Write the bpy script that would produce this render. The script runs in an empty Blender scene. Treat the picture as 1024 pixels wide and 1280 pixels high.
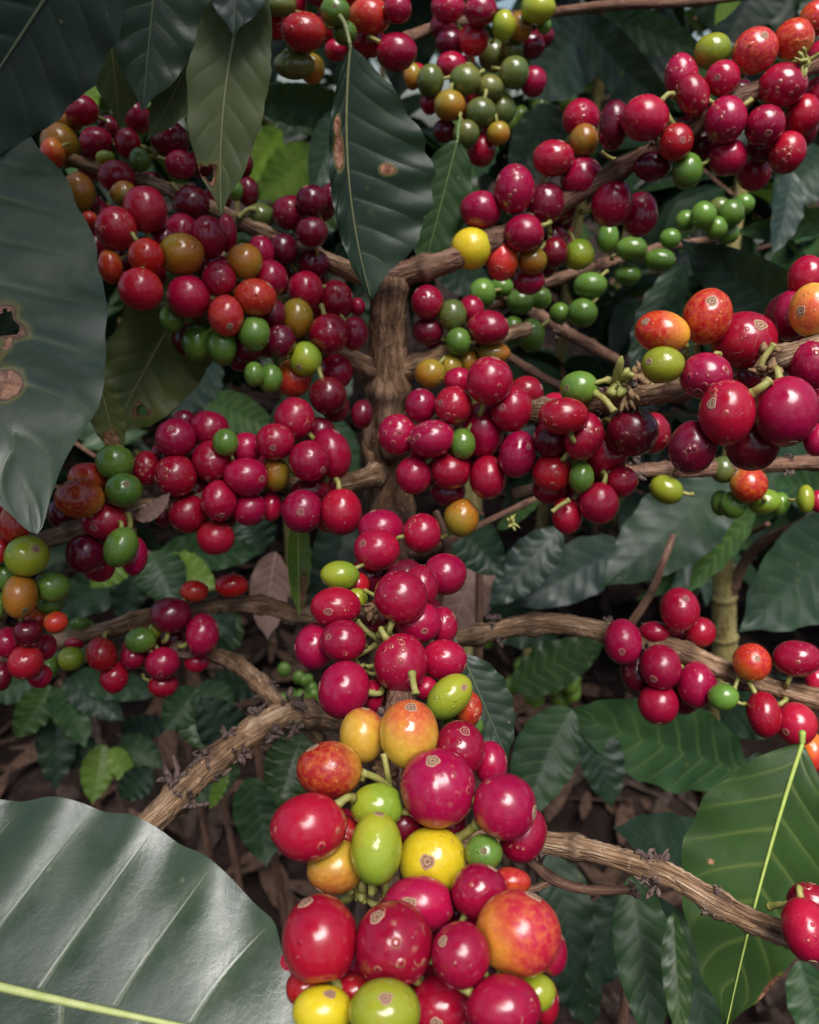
import bpy, math, random
import numpy as np
from mathutils import Vector, Matrix

# ------------------------------------------------------------------ camera, sky, sun
SC = bpy.context.scene
F = 1000.0                      # focal length in pixels of the 1024 x 1280 photograph
PITCH = math.radians(25)
CAM = np.array([0.0, 0.0, 1.0])
RIGHT = np.array([1.0, 0, 0])
UP = np.array([0, math.sin(PITCH), math.cos(PITCH)])
FWD = np.array([0, math.cos(PITCH), -math.sin(PITCH)])
cd = bpy.data.cameras.new('camera')
cam = bpy.data.objects.new('camera', cd)
SC.collection.objects.link(cam)
cam.location = CAM
cam.rotation_euler = (math.radians(90) - PITCH, 0, 0)
cd.sensor_fit = 'VERTICAL'
cd.sensor_height = 36
cd.sensor_width = 28.8
cd.lens = 36 * F / 1280
cd.clip_start = 0.01
cd.clip_end = 500
cd.dof.use_dof = True
cd.dof.focus_distance = 0.215
cd.dof.aperture_fstop = 19
SC.camera = cam

SUN_EL, SUN_AZ = math.radians(66), math.radians(172)     # azimuth from +Y clockwise: behind the camera
w = bpy.data.worlds.new('World')
SC.world = w
w.use_nodes = True
nt = w.node_tree
sky = nt.nodes.new('ShaderNodeTexSky')
sky.sky_type = 'NISHITA'
sky.sun_disc = False
sky.sun_elevation = SUN_EL
sky.sun_rotation = SUN_AZ
sky.air_density = 1.0
sky.dust_density = 3.0
bg = nt.nodes['Background']
bg.inputs['Strength'].default_value = 0.078
nt.links.new(sky.outputs[0], bg.inputs[0])
sl = bpy.data.lights.new('sun', 'SUN')
sl.energy = 3.7
sl.angle = math.radians(38)
sl.color = (1.0, 0.975, 0.95)
sun = bpy.data.objects.new('sun', sl)
SC.collection.objects.link(sun)
sdir = Vector((math.sin(SUN_AZ) * math.cos(SUN_EL), math.cos(SUN_AZ) * math.cos(SUN_EL), math.sin(SUN_EL)))
sun.rotation_euler = sdir.to_track_quat('Z', 'Y').to_euler()
SC.view_settings.view_transform = 'Standard'
SC.view_settings.look = 'None'
SC.view_settings.exposure = 0.74
SC.view_settings.gamma = 1
SC.render.film_transparent = False
SC.cycles.max_bounces = 6
SC.cycles.diffuse_bounces = 3
SC.cycles.glossy_bounces = 3
SC.cycles.transmission_bounces = 3
SC.cycles.use_denoising = True

# ------------------------------------------------------------------ helpers
rng = np.random.default_rng(7)
random.seed(7)
COL = SC.collection

def at(px, py, d):
    """point of the place at a picture position and a distance along the view axis"""
    return CAM + RIGHT * ((px - 512) / F * d) + UP * (-(py - 640) / F * d) + FWD * d

def unit(v):
    v = np.asarray(v, float)
    return v / (np.linalg.norm(v) + 1e-12)

def tag(o, label=None, cat=None, group=None, kind=None):
    if label: o['label'] = label
    if cat: o['category'] = cat
    if group: o['group'] = group
    if kind: o['kind'] = kind
    return o

def mesh_obj(name, verts, faces, mats, parent=None, origin=(0, 0, 0), attrs=None, midx=None, smooth=True):
    """verts in world space; origin becomes the object's own location"""
    origin = np.asarray(origin, float)
    me = bpy.data.meshes.new(name)
    v = np.asarray(verts, float) - origin
    me.from_pydata(v.tolist(), [], [tuple(int(i) for i in f) for f in faces])
    if not isinstance(mats, (list, tuple)): mats = [mats]
    for m in mats: me.materials.append(m)
    if midx is not None: me.polygons.foreach_set('material_index', np.asarray(midx, np.int32))
    if smooth: me.polygons.foreach_set('use_smooth', np.ones(len(me.polygons), bool))
    for k, a in (attrs or {}).items():
        at_ = me.attributes.new(k, 'FLOAT', 'POINT')
        at_.data.foreach_set('value', np.asarray(a, np.float32))
    me.update()
    o = bpy.data.objects.new(name, me)
    COL.objects.link(o)
    if parent is not None:
        o.parent = parent
        po = np.array(parent['_o']) if '_o' in parent else np.array(parent.location)
        o.location = origin - po
        o['_o'] = origin.tolist()
    else:
        o.location = origin
        o['_o'] = origin.tolist()
    return o

def empty(name, loc):
    o = bpy.data.objects.new(name, None)
    o.empty_display_size = 0.02
    COL.objects.link(o)
    o.location = loc
    o['_o'] = [float(x) for x in loc]
    return o

def grid_faces(nr, nc, wrap=False):
    f = []
    for i in range(nr - 1):
        for j in range(nc if wrap else nc - 1):
            k = (j + 1) % nc
            f.append((i * nc + j, i * nc + k, (i + 1) * nc + k, (i + 1) * nc + j))
    return f

def catmull(P, n):
    P = np.asarray(P, float)
    if len(P) == 2:
        t = np.linspace(0, 1, n)[:, None]
        return P[0] * (1 - t) + P[1] * t
    Q = np.vstack([2 * P[0] - P[1], P, 2 * P[-1] - P[-2]])
    seg = np.linalg.norm(np.diff(P[:, :3], axis=0), axis=1)
    cum = np.concatenate([[0], np.cumsum(seg)])
    out = []
    for s in np.linspace(0, cum[-1], n):
        i = min(np.searchsorted(cum, s, side='right') - 1, len(seg) - 1)
        t = (s - cum[i]) / (seg[i] + 1e-12)
        p0, p1, p2, p3 = Q[i], Q[i + 1], Q[i + 2], Q[i + 3]
        out.append(0.5 * (2 * p1 + (p2 - p0) * t + (2 * p0 - 5 * p1 + 4 * p2 - p3) * t ** 2 + (3 * p1 - p0 - 3 * p2 + p3) * t ** 3))
    return np.array(out)

def frames(C):
    T = np.gradient(C, axis=0)
    T /= np.linalg.norm(T, axis=1)[:, None] + 1e-12
    ref = np.array([0.31, 0.2, 0.93])
    if abs(T[0] @ ref) > .9: ref = np.array([1.0, 0.1, 0])
    N = np.zeros_like(C)
    n = unit(ref - T[0] * (T[0] @ ref))
    for i in range(len(C)):
        n = unit(n - T[i] * (T[i] @ n))
        N[i] = n
    return T, N, np.cross(T, N)

def tube(C, R, sides=12, mod=None, cap=True):
    """tube along points C with radii R; mod(i, ang) scales the radius. Returns verts, faces, (around, along)"""
    T, N, B = frames(C)
    a = np.linspace(0, 2 * math.pi, sides, endpoint=False)
    n = len(C)
    rad = np.asarray(R, float)[:, None] * np.ones((1, sides))
    if mod is not None: rad = rad * mod
    V = C[:, None, :] + rad[:, :, None] * (np.cos(a)[None, :, None] * N[:, None, :] + np.sin(a)[None, :, None] * B[:, None, :])
    V = V.reshape(-1, 3)
    f = grid_faces(n, sides, True)
    L = np.concatenate([[0], np.cumsum(np.linalg.norm(np.diff(C, axis=0), axis=1))])
    along = np.repeat(L, sides)
    ca = np.tile(np.cos(a), n); sa = np.tile(np.sin(a), n)
    if cap:
        V = np.vstack([V, C[:1], C[-1:]])
        k = n * sides
        for j in range(sides):
            f.append((k, (j + 1) % sides, j))
            f.append((k + 1, (n - 1) * sides + j, (n - 1) * sides + (j + 1) % sides))
        along = np.concatenate([along, [0, L[-1]]])
        ca = np.concatenate([ca, [0, 0]]); sa = np.concatenate([sa, [0, 0]])
    return V, f, along, ca, sa

# ------------------------------------------------------------------ node helpers
class NB:
    def __init__(self, name):
        self.m = bpy.data.materials.new(name)
        self.m.use_nodes = True
        self.t = self.m.node_tree
        self.p = self.t.nodes['Principled BSDF']
        self.out = self.t.nodes['Material Output']
    def n(self, typ, **kw):
        nd = self.t.nodes.new(typ)
        for k, v in kw.items():
            if hasattr(nd, k): setattr(nd, k, v)
        return nd
    def l(self, a, b): self.t.links.new(a, b)
    def val(self, nd, key, v):
        if hasattr(v, 'is_output'): self.l(v, nd.inputs[key])
        else: nd.inputs[key].default_value = v
    def math(self, op, a, b=0.0, c=None, clamp=False):
        nd = self.n('ShaderNodeMath', operation=op, use_clamp=clamp)
        self.val(nd, 0, a); self.val(nd, 1, b)
        if c is not None: self.val(nd, 2, c)
        return nd.outputs[0]
    def attr(self, name): return self.n('ShaderNodeAttribute', attribute_name=name).outputs['Fac']
    def obj(self): return self.n('ShaderNodeTexCoord').outputs['Object']
    def noise(self, vec, scale, detail=3, rough=.5):
        nd = self.n('ShaderNodeTexNoise')
        if vec is not None: self.l(vec, nd.inputs['Vector'])
        nd.inputs['Scale'].default_value = scale; nd.inputs['Detail'].default_value = detail; nd.inputs['Roughness'].default_value = rough
        return nd.outputs['Fac']
    def voro(self, vec, scale, feature='F1', rnd=1.0):
        nd = self.n('ShaderNodeTexVoronoi', feature=feature)
        self.l(vec, nd.inputs['Vector'])
        nd.inputs['Scale'].default_value = scale; nd.inputs['Randomness'].default_value = rnd
        return nd
    def ramp(self, fac, stops):
        nd = self.n('ShaderNodeValToRGB')
        e = nd.color_ramp.elements
        while len(e) < len(stops): e.new(0.5)
        for el, (p, c) in zip(e, stops):
            el.position = p
            el.color = tuple(c) + (1,) if len(c) == 3 else c
        self.val(nd, 0, fac)
        return nd.outputs[0]
    def ss(self, x, lo, hi):
        nd = self.n('ShaderNodeMapRange', interpolation_type='SMOOTHSTEP')
        self.val(nd, 0, x); nd.inputs[1].default_value = lo; nd.inputs[2].default_value = hi
        return nd.outputs[0]
    def mix(self, fac, a, b, blend='MIX'):
        nd = self.n('ShaderNodeMix', data_type='RGBA', blend_type=blend)
        self.val(nd, 0, fac)
        for k, v in ((6, a), (7, b)):
            if hasattr(v, 'is_output'): self.l(v, nd.inputs[k])
            else: nd.inputs[k].default_value = tuple(v) + (1,)
        return nd.outputs[2]
    def bump(self, h, strength, dist, prev=None):
        nd = self.n('ShaderNodeBump')
        self.l(h, nd.inputs['Height'])
        nd.inputs['Strength'].default_value = strength; nd.inputs['Distance'].default_value = dist
        if prev is not None: self.l(prev, nd.inputs['Normal'])
        return nd.outputs[0]
    def rand(self): return self.n('ShaderNodeObjectInfo').outputs['Random']

def shift(b, vec, s):
    """offset an object-space vector by the object's own random number so that no two repeat"""
    r = b.rand()
    nd = b.n('ShaderNodeVectorMath', operation='ADD')
    b.l(vec, nd.inputs[0])
    c = b.n('ShaderNodeCombineXYZ')
    b.l(b.math('MULTIPLY', r, s), c.inputs[0]); b.l(b.math('MULTIPLY', r, s * 1.7), c.inputs[1]); b.l(b.math('MULTIPLY', r, s * 2.3), c.inputs[2])
    b.l(c.outputs[0], nd.inputs[1])
    return nd.outputs[0]

def cherry_mat(name, A, B, lo, hi, noise_amt=.5, speck=.6, rough=.19, speckcol=(.5, .27, .16), blister=1.0):
    b = NB(name)
    o = shift(b, b.obj(), 3.0)
    bl = b.attr('blush')
    nz = b.noise(o, 160, 4, .6)
    f = b.math('ADD', bl, b.math('MULTIPLY', b.math('SUBTRACT', nz, .5), noise_amt * 2))
    fac = b.ss(f, lo, hi)
    base = b.mix(fac, B, A)
    r = b.rand()
    hs = b.n('ShaderNodeHueSaturation')
    b.l(base, hs.inputs['Color'])
    b.l(b.math('ADD', b.math('MULTIPLY', r, .016), .492), hs.inputs['Hue'])
    b.l(b.math('ADD', b.math('MULTIPLY', b.math('FRACT', b.math('MULTIPLY', r, 7.3)), .45), .75), hs.inputs['Value'])
    base = hs.outputs[0]
    # fine mottling of the skin
    mo = b.noise(o, 700, 3, .6)
    base = b.mix(b.math('MULTIPLY', b.ss(mo, .35, .75), .22), base, tuple(min(1, c * 1.6 + .003) for c in B))
    # corky specks and scratches
    v = b.voro(o, 430).outputs['Distance']
    patch = b.math('MULTIPLY', b.ss(b.noise(o, 120, 2, .5), .50, .62), b.ss(b.math('FRACT', b.math('MULTIPLY', r, 41.9)), .25, .7))
    dots = b.math('MULTIPLY', b.ss(v, .17, .09), patch)
    ring = b.math('MULTIPLY', b.ss(v, .26, .2), patch)
    base = b.mix(b.math('MULTIPLY', dots, speck), base, speckcol)
    sc = b.noise(o, 900, 2, .5)
    # larger blistered scars, on some fruit only
    v2 = b.voro(o, 330).outputs['Distance']
    pm = b.math('MULTIPLY', b.ss(b.noise(o, 95, 2, .5), .53, .60), b.ss(b.math('FRACT', b.math('MULTIPLY', r, 13.7)), .35, .45))
    blis = b.math('MULTIPLY', b.ss(v2, .34, .12), pm)
    rim = b.math('MULTIPLY', b.math('MULTIPLY', b.ss(v2, .36, .28), b.ss(v2, .16, .26)), pm)
    base = b.mix(b.math('MULTIPLY', rim, speck * .7 * blister), base, speckcol)
    # thin corky scratches
    wv = b.n('ShaderNodeTexWave', wave_type='BANDS')
    b.l(o, wv.inputs['Vector']); wv.inputs['Scale'].default_value = 55; wv.inputs['Distortion'].default_value = 14; wv.inputs['Detail'].default_value = 3; wv.inputs['Detail Scale'].default_value = 2.2
    scr = b.math('MULTIPLY', b.ss(wv.outputs['Fac'], .985, .999), b.math('MULTIPLY', b.ss(b.noise(o, 140, 3, .6), .60, .66), b.ss(b.math('FRACT', b.math('MULTIPLY', r, 29.3)), .62, .68)))
    base = b.mix(b.math('MULTIPLY', scr, speck * 1.1, clamp=True), base, speckcol)
    b.l(base, b.p.inputs['Base Color'])
    rr = b.math('ADD', b.math('MULTIPLY', b.ss(b.noise(o, 170, 4, .6), .25, .8), .22), rough - .07)
    b.l(b.math('ADD', rr, b.math('MULTIPLY', dots, .2)), b.p.inputs['Roughness'])
    h = b.math('ADD', b.math('MULTIPLY', ring, 1.0), b.math('MULTIPLY', sc, .10))
    h = b.math('ADD', h, b.math('MULTIPLY', nz, .55))
    h = b.math('ADD', h, b.math('MULTIPLY', blis, 1.5 * blister))
    b.l(b.bump(h, .6, .0004), b.p.inputs['Normal'])
    b.p.inputs['Specular IOR Level'].default_value = .6
    b.p.inputs['Subsurface Weight'].default_value = 0.08
    b.p.inputs['Subsurface Radius'].default_value = (1, .25, .15)
    b.p.inputs['Subsurface Scale'].default_value = .0015
    return b.m

MC = {
 'c': cherry_mat('cherry_crimson', (.265, .003, .030), (.33, .005, .030), -1, 1),
 'r': cherry_mat('cherry_red', (.34, .005, .018), (.38, .018, .014), -1, .6),
 'd': cherry_mat('cherry_maroon', (.085, .003, .013), (.15, .004, .017), -1, 1, speck=.35),
 'o': cherry_mat('cherry_orange', (.46, .018, .016), (.54, .14, .016), -.8, .35, .7),
 'm': cherry_mat('cherry_blushed', (.52, .07, .03), (.58, .35, .04), -.1, 1.1, .6, speckcol=(.45, .2, .08)),
 'p': cherry_mat('cherry_turning', (.40, .010, .024), (.60, .26, .03), -1.05, .05, .42, speckcol=(.5, .25, .1)),
 'a': cherry_mat('cherry_amber', (.34, .12, .012), (.24, .17, .016), -.6, .7, .8, speckcol=(.2, .1, .03)),
 'y': cherry_mat('cherry_yellow', (.60, .44, .016), (.44, .42, .02), -1, .8, speck=.4, speckcol=(.3, .18, .05), blister=.15),
 'l': cherry_mat('cherry_lime', (.30, .31, .02), (.17, .26, .022), -.8, .9, speck=.4, speckcol=(.2, .15, .05), blister=.15),
 'g': cherry_mat('cherry_green', (.075, .15, .022), (.11, .21, .028), -1, 1, speck=.4, speckcol=(.16, .14, .06), blister=.15),
 'e': cherry_mat('cherry_olive', (.07, .105, .026), (.13, .13, .028), -1, 1, speck=.3, speckcol=(.16, .12, .05), blister=.15),  # yellowish green with shade put into the skin colour
}
CW = {'c': 'crimson', 'r': 'bright red', 'd': 'dark maroon', 'o': 'orange-red', 'm': 'yellow-orange', 'p': 'red-and-orange', 'a': 'amber', 'y': 'yellow', 'l': 'lime-green', 'g': 'green', 'e': 'olive-green'}

def simple_mat(name, A, B, scale, rough=.7, bump=.4, dist=.0005, detail=4):
    b = NB(name)
    o = shift(b, b.obj(), 2.0)
    nz = b.noise(o, scale, detail, .6)
    b.l(b.mix(b.ss(nz, .3, .7), A, B), b.p.inputs['Base Color'])
    b.p.inputs['Roughness'].default_value = rough
    b.p.inputs['Specular IOR Level'].default_value = .5 if rough < .6 else .12
    b.l(b.bump(nz, bump, dist), b.p.inputs['Normal'])
    return b.m

def scar_mat(name, pale, dk):
    b = NB(name)
    o = shift(b, b.obj(), 2.0)
    nz = b.noise(o, 1800, 4, .65)
    q = b.math('ADD', b.attr('ring'), b.math('MULTIPLY', b.math('SUBTRACT', nz, .5), .35))
    col = b.ramp(q, [(0.0, dk), (.16, dk), (.26, pale), (.46, tuple(x * .72 for x in pale)), (.62, dk), (.74, pale), (.95, pale)])
    col = b.mix(b.math('MULTIPLY', b.ss(nz, .5, .7), .45), col, dk)
    b.l(col, b.p.inputs['Base Color']); b.p.inputs['Roughness'].default_value = .8
    b.l(b.bump(nz, .8, .0005), b.p.inputs['Normal'])
    return b.m
def scar_small():
    b = NB('scar_small')
    o = shift(b, b.obj(), 2.0)
    nz = b.noise(o, 1800, 3, .6)
    q = b.math('ADD', b.attr('ring'), b.math('MULTIPLY', b.math('SUBTRACT', nz, .5), .25))
    sk = (.21, .006, .026); pl = (.40, .20, .15); dk = (.13, .02, .02)
    b.l(b.ramp(q, [(0.0, dk), (.22, dk), (.32, pl), (.42, sk), (.66, sk), (.76, pl), (.88, (.34, .13, .10)), (1.0, sk)]), b.p.inputs['Base Color'])
    b.p.inputs['Roughness'].default_value = .55
    return b.m
M_CALYXS = scar_small()
M_CALYX = scar_mat('scar_cork', (.44, .27, .17), (.16, .06, .035))
M_CALYXG = scar_mat('scar_dark', (.26, .20, .09), (.07, .045, .02))
M_STALK = simple_mat('stalk_green', (.22, .24, .05), (.34, .30, .09), 500, .55, .4)
M_STALKB = simple_mat('bud_brown', (.12, .07, .04), (.30, .19, .10), 600, .85, .8)
M_SCALE = simple_mat('bud_scale_dark', (.045, .028, .024), (.17, .12, .10), 700, .85, .8)

def bark_mat(name, dark, mid, light, peel=.5):
    b = NB(name)
    c = b.n('ShaderNodeCombineXYZ')
    b.l(b.math('MULTIPLY', b.attr('ca'), .006), c.inputs[0]); b.l(b.math('MULTIPLY', b.attr('sa'), .006), c.inputs[1])
    b.l(b.math('MULTIPLY', b.attr('along'), .19), c.inputs[2])
    v = shift(b, c.outputs[0], .4)
    fib = b.noise(v, 420, 5, .65)
    strip = b.noise(v, 150, 3, .55)
    fine = b.noise(b.obj(), 500, 4, .6)
    blot = b.noise(b.obj(), 60, 3, .6)
    flk = b.voro(v, 330, 'DISTANCE_TO_EDGE').outputs['Distance']
    crack = b.ss(flk, .10, .0)
    col = b.ramp(b.math('ADD', b.math('MULTIPLY', fib, .6), b.math('MULTIPLY', strip, .4)), [(.36, dark), (.50, mid), (.66, light)])
    col = b.mix(b.math('MULTIPLY', b.ss(blot, .55, .75), .6), col, dark)
    col = b.mix(b.math('MULTIPLY', crack, .28), col, dark)
    col = b.mix(b.math('MULTIPLY', b.ss(fine, .58, .75), .5), col, tuple(min(1, x * 1.35) for x in light))
    col = b.mix(b.math('MULTIPLY', b.attr('dark'), .8), col, (.035, .022, .018))
    b.l(col, b.p.inputs['Base Color'])
    b.p.inputs['Roughness'].default_value = .8
    b.p.inputs['Specular IOR Level'].default_value = .15
    h = b.math('ADD', b.math('MULTIPLY', fib, 1.0), b.math('ADD', b.math('MULTIPLY', strip, 1.2), b.math('MULTIPLY', fine, .5)))
    h = b.math('SUBTRACT', h, b.math('MULTIPLY', crack, .4))
    b.l(b.bump(h, .8, .0011), b.p.inputs['Normal'])
    return b.m

M_BARK = bark_mat('bark', (.06, .032, .019), (.27, .16, .09), (.54, .39, .265))
M_BARKT = bark_mat('bark_trunk', (.04, .021, .012), (.20, .11, .06), (.44, .29, .18))
M_TWIG = bark_mat('bark_twig', (.10, .045, .03), (.19, .10, .065), (.32, .21, .15))
M_PALE = bark_mat('bark_pale', (.14, .10, .03), (.30, .24, .09), (.42, .36, .16))

def leaf_mat(name, dark, light, vein, rough=.36, trans=.22, spot=.3, veinw=.08, spec=.5, greying=0.0):
    b = NB(name)
    o = shift(b, b.obj(), 1.5)
    big = b.noise(o, 28, 3, .55)
    base = b.mix(b.ss(big, .3, .72), dark, light)
    ph = b.attr('phase'); lat = b.attr('lat')
    d = b.math('ABSOLUTE', b.math('SUBTRACT', b.math('FRACT', ph), .5))      # .5 on a vein
    wv = b.math('MULTIPLY', b.math('SUBTRACT', 1.15, lat), veinw)
    line = b.ss(b.math('SUBTRACT', d, b.math('SUBTRACT', .5, wv)), 0.0, .03)
    halo = b.ss(d, .3, .5)
    inb = b.ss(lat, .98, .85)
    line = b.math('MULTIPLY', line, inb)
    base = b.mix(b.math('MULTIPLY', line, .36), base, vein)
    base = b.mix(b.math('MULTIPLY', halo, .15), base, vein)
    ret = b.voro(o, 640, 'DISTANCE_TO_EDGE').outputs['Distance']
    retl = b.ss(ret, .08, .0)
    base = b.mix(b.math('MULTIPLY', retl, .07), base, vein)
    # dead brown patches of their own shape, yellow rim
    br = b.math('ADD', b.attr('brown'), b.math('MULTIPLY', b.math('SUBTRACT', b.noise(o, 220, 4, .6), .5), .55))
    base = b.mix(b.math('MULTIPLY', b.ss(br, .05, .42), .7), base, (.17, .15, .03))
    bcol = b.mix(b.ss(b.noise(o, 420, 4, .7), .35, .65), (.15, .05, .028), (.44, .22, .125))
    brown = b.ss(br, .44, .50)
    bcol = b.mix(b.ss(br, .66, .50), bcol, (.075, .03, .018))
    base = b.mix(brown, base, bcol)
    # edge browning and small pale specks
    v = b.voro(o, 130).outputs['Distance']
    sp = b.math('MULTIPLY', b.ss(v, .09, .05), b.ss(b.noise(o, 35, 2, .5), .52, .62))
    base = b.mix(b.math('MULTIPLY', sp, spot), base, (.42, .36, .22))
    v3 = b.voro(o, 85).outputs['Distance']
    pep = b.math('MULTIPLY', b.ss(v3, .075, .03), b.ss(b.noise(o, 22, 2, .5), .5, .6))
    base = b.mix(b.math('MULTIPLY', b.ss(v3, .16, .05), b.math('MULTIPLY', b.ss(b.noise(o, 22, 2, .5), .5, .6), .4)), base, (.16, .16, .03))
    base = b.mix(b.math('MULTIPLY', pep, .8), base, (.05, .025, .015))
    grey_patch = b.ss(b.noise(o, 55, 5, .7), .45, .75)
    base = b.mix(b.math('MULTIPLY', grey_patch, greying), base, (.22, .22, .19))  # uneven grey patches mixed over the leaf colour
    b.l(base, b.p.inputs['Base Color'])
    rr = b.math('ADD', b.math('MULTIPLY', b.ss(b.noise(o, 45, 4, .6), .25, .75), .26), rough - .12)
    b.l(b.math('ADD', rr, b.math('MULTIPLY', brown, .3)), b.p.inputs['Roughness'])
    b.p.inputs['Specular IOR Level'].default_value = spec
    wr = b.noise(o, 190, 3, .55)
    h = b.math('ADD', b.math('MULTIPLY', retl, -.07), b.math('MULTIPLY', wr, .9))
    h = b.math('ADD', h, b.math('MULTIPLY', line, -.8))
    nrm = b.bump(h, .17, .0007)
    b.l(nrm, b.p.inputs['Normal'])
    if trans > 0:
        tr = b.n('ShaderNodeBsdfTranslucent')
        tc = b.mix(.5, base, (.18, .30, .03), 'MIX')
        b.l(tc, tr.inputs['Color'])
        mx = b.n('ShaderNodeMixShader')
        mx.inputs[0].default_value = trans
        b.l(b.p.outputs[0], mx.inputs[1]); b.l(tr.outputs[0], mx.inputs[2])
        b.l(mx.outputs[0], b.out.inputs['Surface'])
    return b.m

ML = {
 'dark':  leaf_mat('leaf_dark', (.008, .021, .012), (.019, .040, .018), (.03, .055, .025), .42, .10, greying=.04, spec=.24),
 'grey':  leaf_mat('leaf_grey', (.018, .038, .022), (.040, .066, .036), (.10, .13, .06), .33, .12, .3, .05, .68, greying=.22),
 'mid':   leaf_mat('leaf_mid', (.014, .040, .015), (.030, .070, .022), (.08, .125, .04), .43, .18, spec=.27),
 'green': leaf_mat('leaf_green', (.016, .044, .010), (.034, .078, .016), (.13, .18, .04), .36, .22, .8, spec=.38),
 'under': leaf_mat('leaf_underside', (.060, .085, .030), (.10, .125, .045), (.15, .17, .07), .55, .3, .3, .06, .3),
 'olive': leaf_mat('leaf_olive', (.060, .080, .018), (.10, .115, .028), (.15, .16, .06), .5, .3, .4, .06, .3),
 'lime':  leaf_mat('leaf_lime', (.11, .22, .02), (.20, .32, .04), (.3, .38, .09), .38, .45),  # bright green; also paints in sunlit patches of background leaf
 'blue':  leaf_mat('leaf_blue', (.011, .025, .019), (.024, .042, .030), (.05, .07, .042), .38, .10, greying=.06, spec=.34),
 'dead':  leaf_mat('leaf_dead', (.11, .06, .05), (.24, .15, .12), (.3, .2, .15), .8, .05, spec=.2),
}
M_RIB = {k: simple_mat('rib_' + k, a, tuple(x * 1.25 for x in a), 300, .5, .3) for k, a in
         {'dark': (.07, .10, .04), 'grey': (.17, .20, .09), 'mid': (.10, .16, .05), 'green': (.26, .33, .06), 'under': (.17, .18, .07), 'olive': (.16, .17, .06), 'lime': (.3, .38, .1), 'blue': (.08, .11, .05), 'dead': (.2, .13, .1)}.items()}
M_RIB['bright'] = simple_mat('rib_bright', (.36, .42, .13), (.46, .50, .2), 300, .5, .3)
# ------------------------------------------------------------------ leaves
def outline(t, k=.82, p=.78, acum=.86):
    w = np.sin(math.pi * np.clip(t, 0, 1) ** k) ** p
    tip = np.clip((t - acum) / (1 - acum), 0, 1)
    w = w * (1 - .55 * np.sin(math.pi * np.clip(tip, 0, 1) * .5) * (tip > 0))
    w[-1] = 0; w[0] = 0
    return w

def leaf_geo(P0, P1, wl, wr, view, roll=0, bow=(0, 0), fold=.16, wave=.06, quilt=.03, nt=40, nu=12, nv=9, k=.82, p=.78, slant=.16, curl=0.0, seed=0, acum=.86, ew=.7):
    """blade between base P0 and tip P1 with half widths wl, wr in metres; bow = midrib offset (sideways, out of plane)"""
    r = np.random.default_rng(seed)
    ax = P1 - P0; L = np.linalg.norm(ax); a = ax / L
    v = unit(view - a * (view @ a))          # towards the viewer, square to the axis
    s = unit(np.cross(a, v))                 # sideways
    ca, sa = math.cos(math.radians(roll)), math.sin(math.radians(roll))
    s2 = s * ca + v * sa
    n2 = v * ca - s * sa
    t = np.linspace(0, 1, nt)
    mid = P0[None] + ax[None] * t[:, None] + (4 * t * (1 - t))[:, None] * (s[None] * bow[0] + n2[None] * bow[1])
    T = np.gradient(mid, axis=0); T /= np.linalg.norm(T, axis=1)[:, None]
    S = s2[None] - T * (T @ s2)[:, None]; S /= np.linalg.norm(S, axis=1)[:, None]
    N = np.cross(S, T)
    N *= np.sign(N @ n2)[:, None]
    u = np.linspace(-1, 1, 2 * nu + 1)
    f = outline(t, k, p, acum)
    ph1, ph2 = r.uniform(0, 6.28, 2); fr = r.uniform(4.5, 6.5)
    W = np.where(u[None] < 0, wl, wr) * f[:, None]
    edge = 1 + ew * .035 * np.sin(2 * math.pi * fr * t[:, None] + np.where(u[None] < 0, ph1, ph2)) + ew * .015 * np.sin(2 * math.pi * 13 * t[:, None] + ph2 * 2)
    lat = np.abs(u)[None] * np.ones((nt, 1))
    x = u[None] * 0 + np.sign(u)[None] * lat * W * (1 + (edge - 1) * lat)
    phase = (t[:, None] - slant * lat ** 1.15) * nv + np.where(u[None] < 0, .35, 0) + .5
    wm = max(wl, wr)
    val = np.abs((phase % 1) - .5) * 2                      # 1 on a vein, 0 between
    z = -quilt * wm * (val ** 3) * np.sin(np.pi * np.clip(lat, 0, 1)) ** .7 * np.minimum(1, f[:, None] * 1.3)
    z = z + fold * np.abs(x)
    z = z + wave * wm * lat ** 2.2 * np.sin(2 * math.pi * fr * t[:, None] + np.where(u[None] < 0, ph1, ph2)) * np.minimum(1, f[:, None] * 1.5)
    z = z - curl * wm * lat ** 2 * f[:, None]
    z = z + .05 * wm * np.sin(3.1 * t[:, None] + ph1) * u[None]
    V = mid[:, None] + S[:, None] * x[..., None] + N[:, None] * z[..., None]
    return V, phase, lat, mid, N, t, u, f

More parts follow.
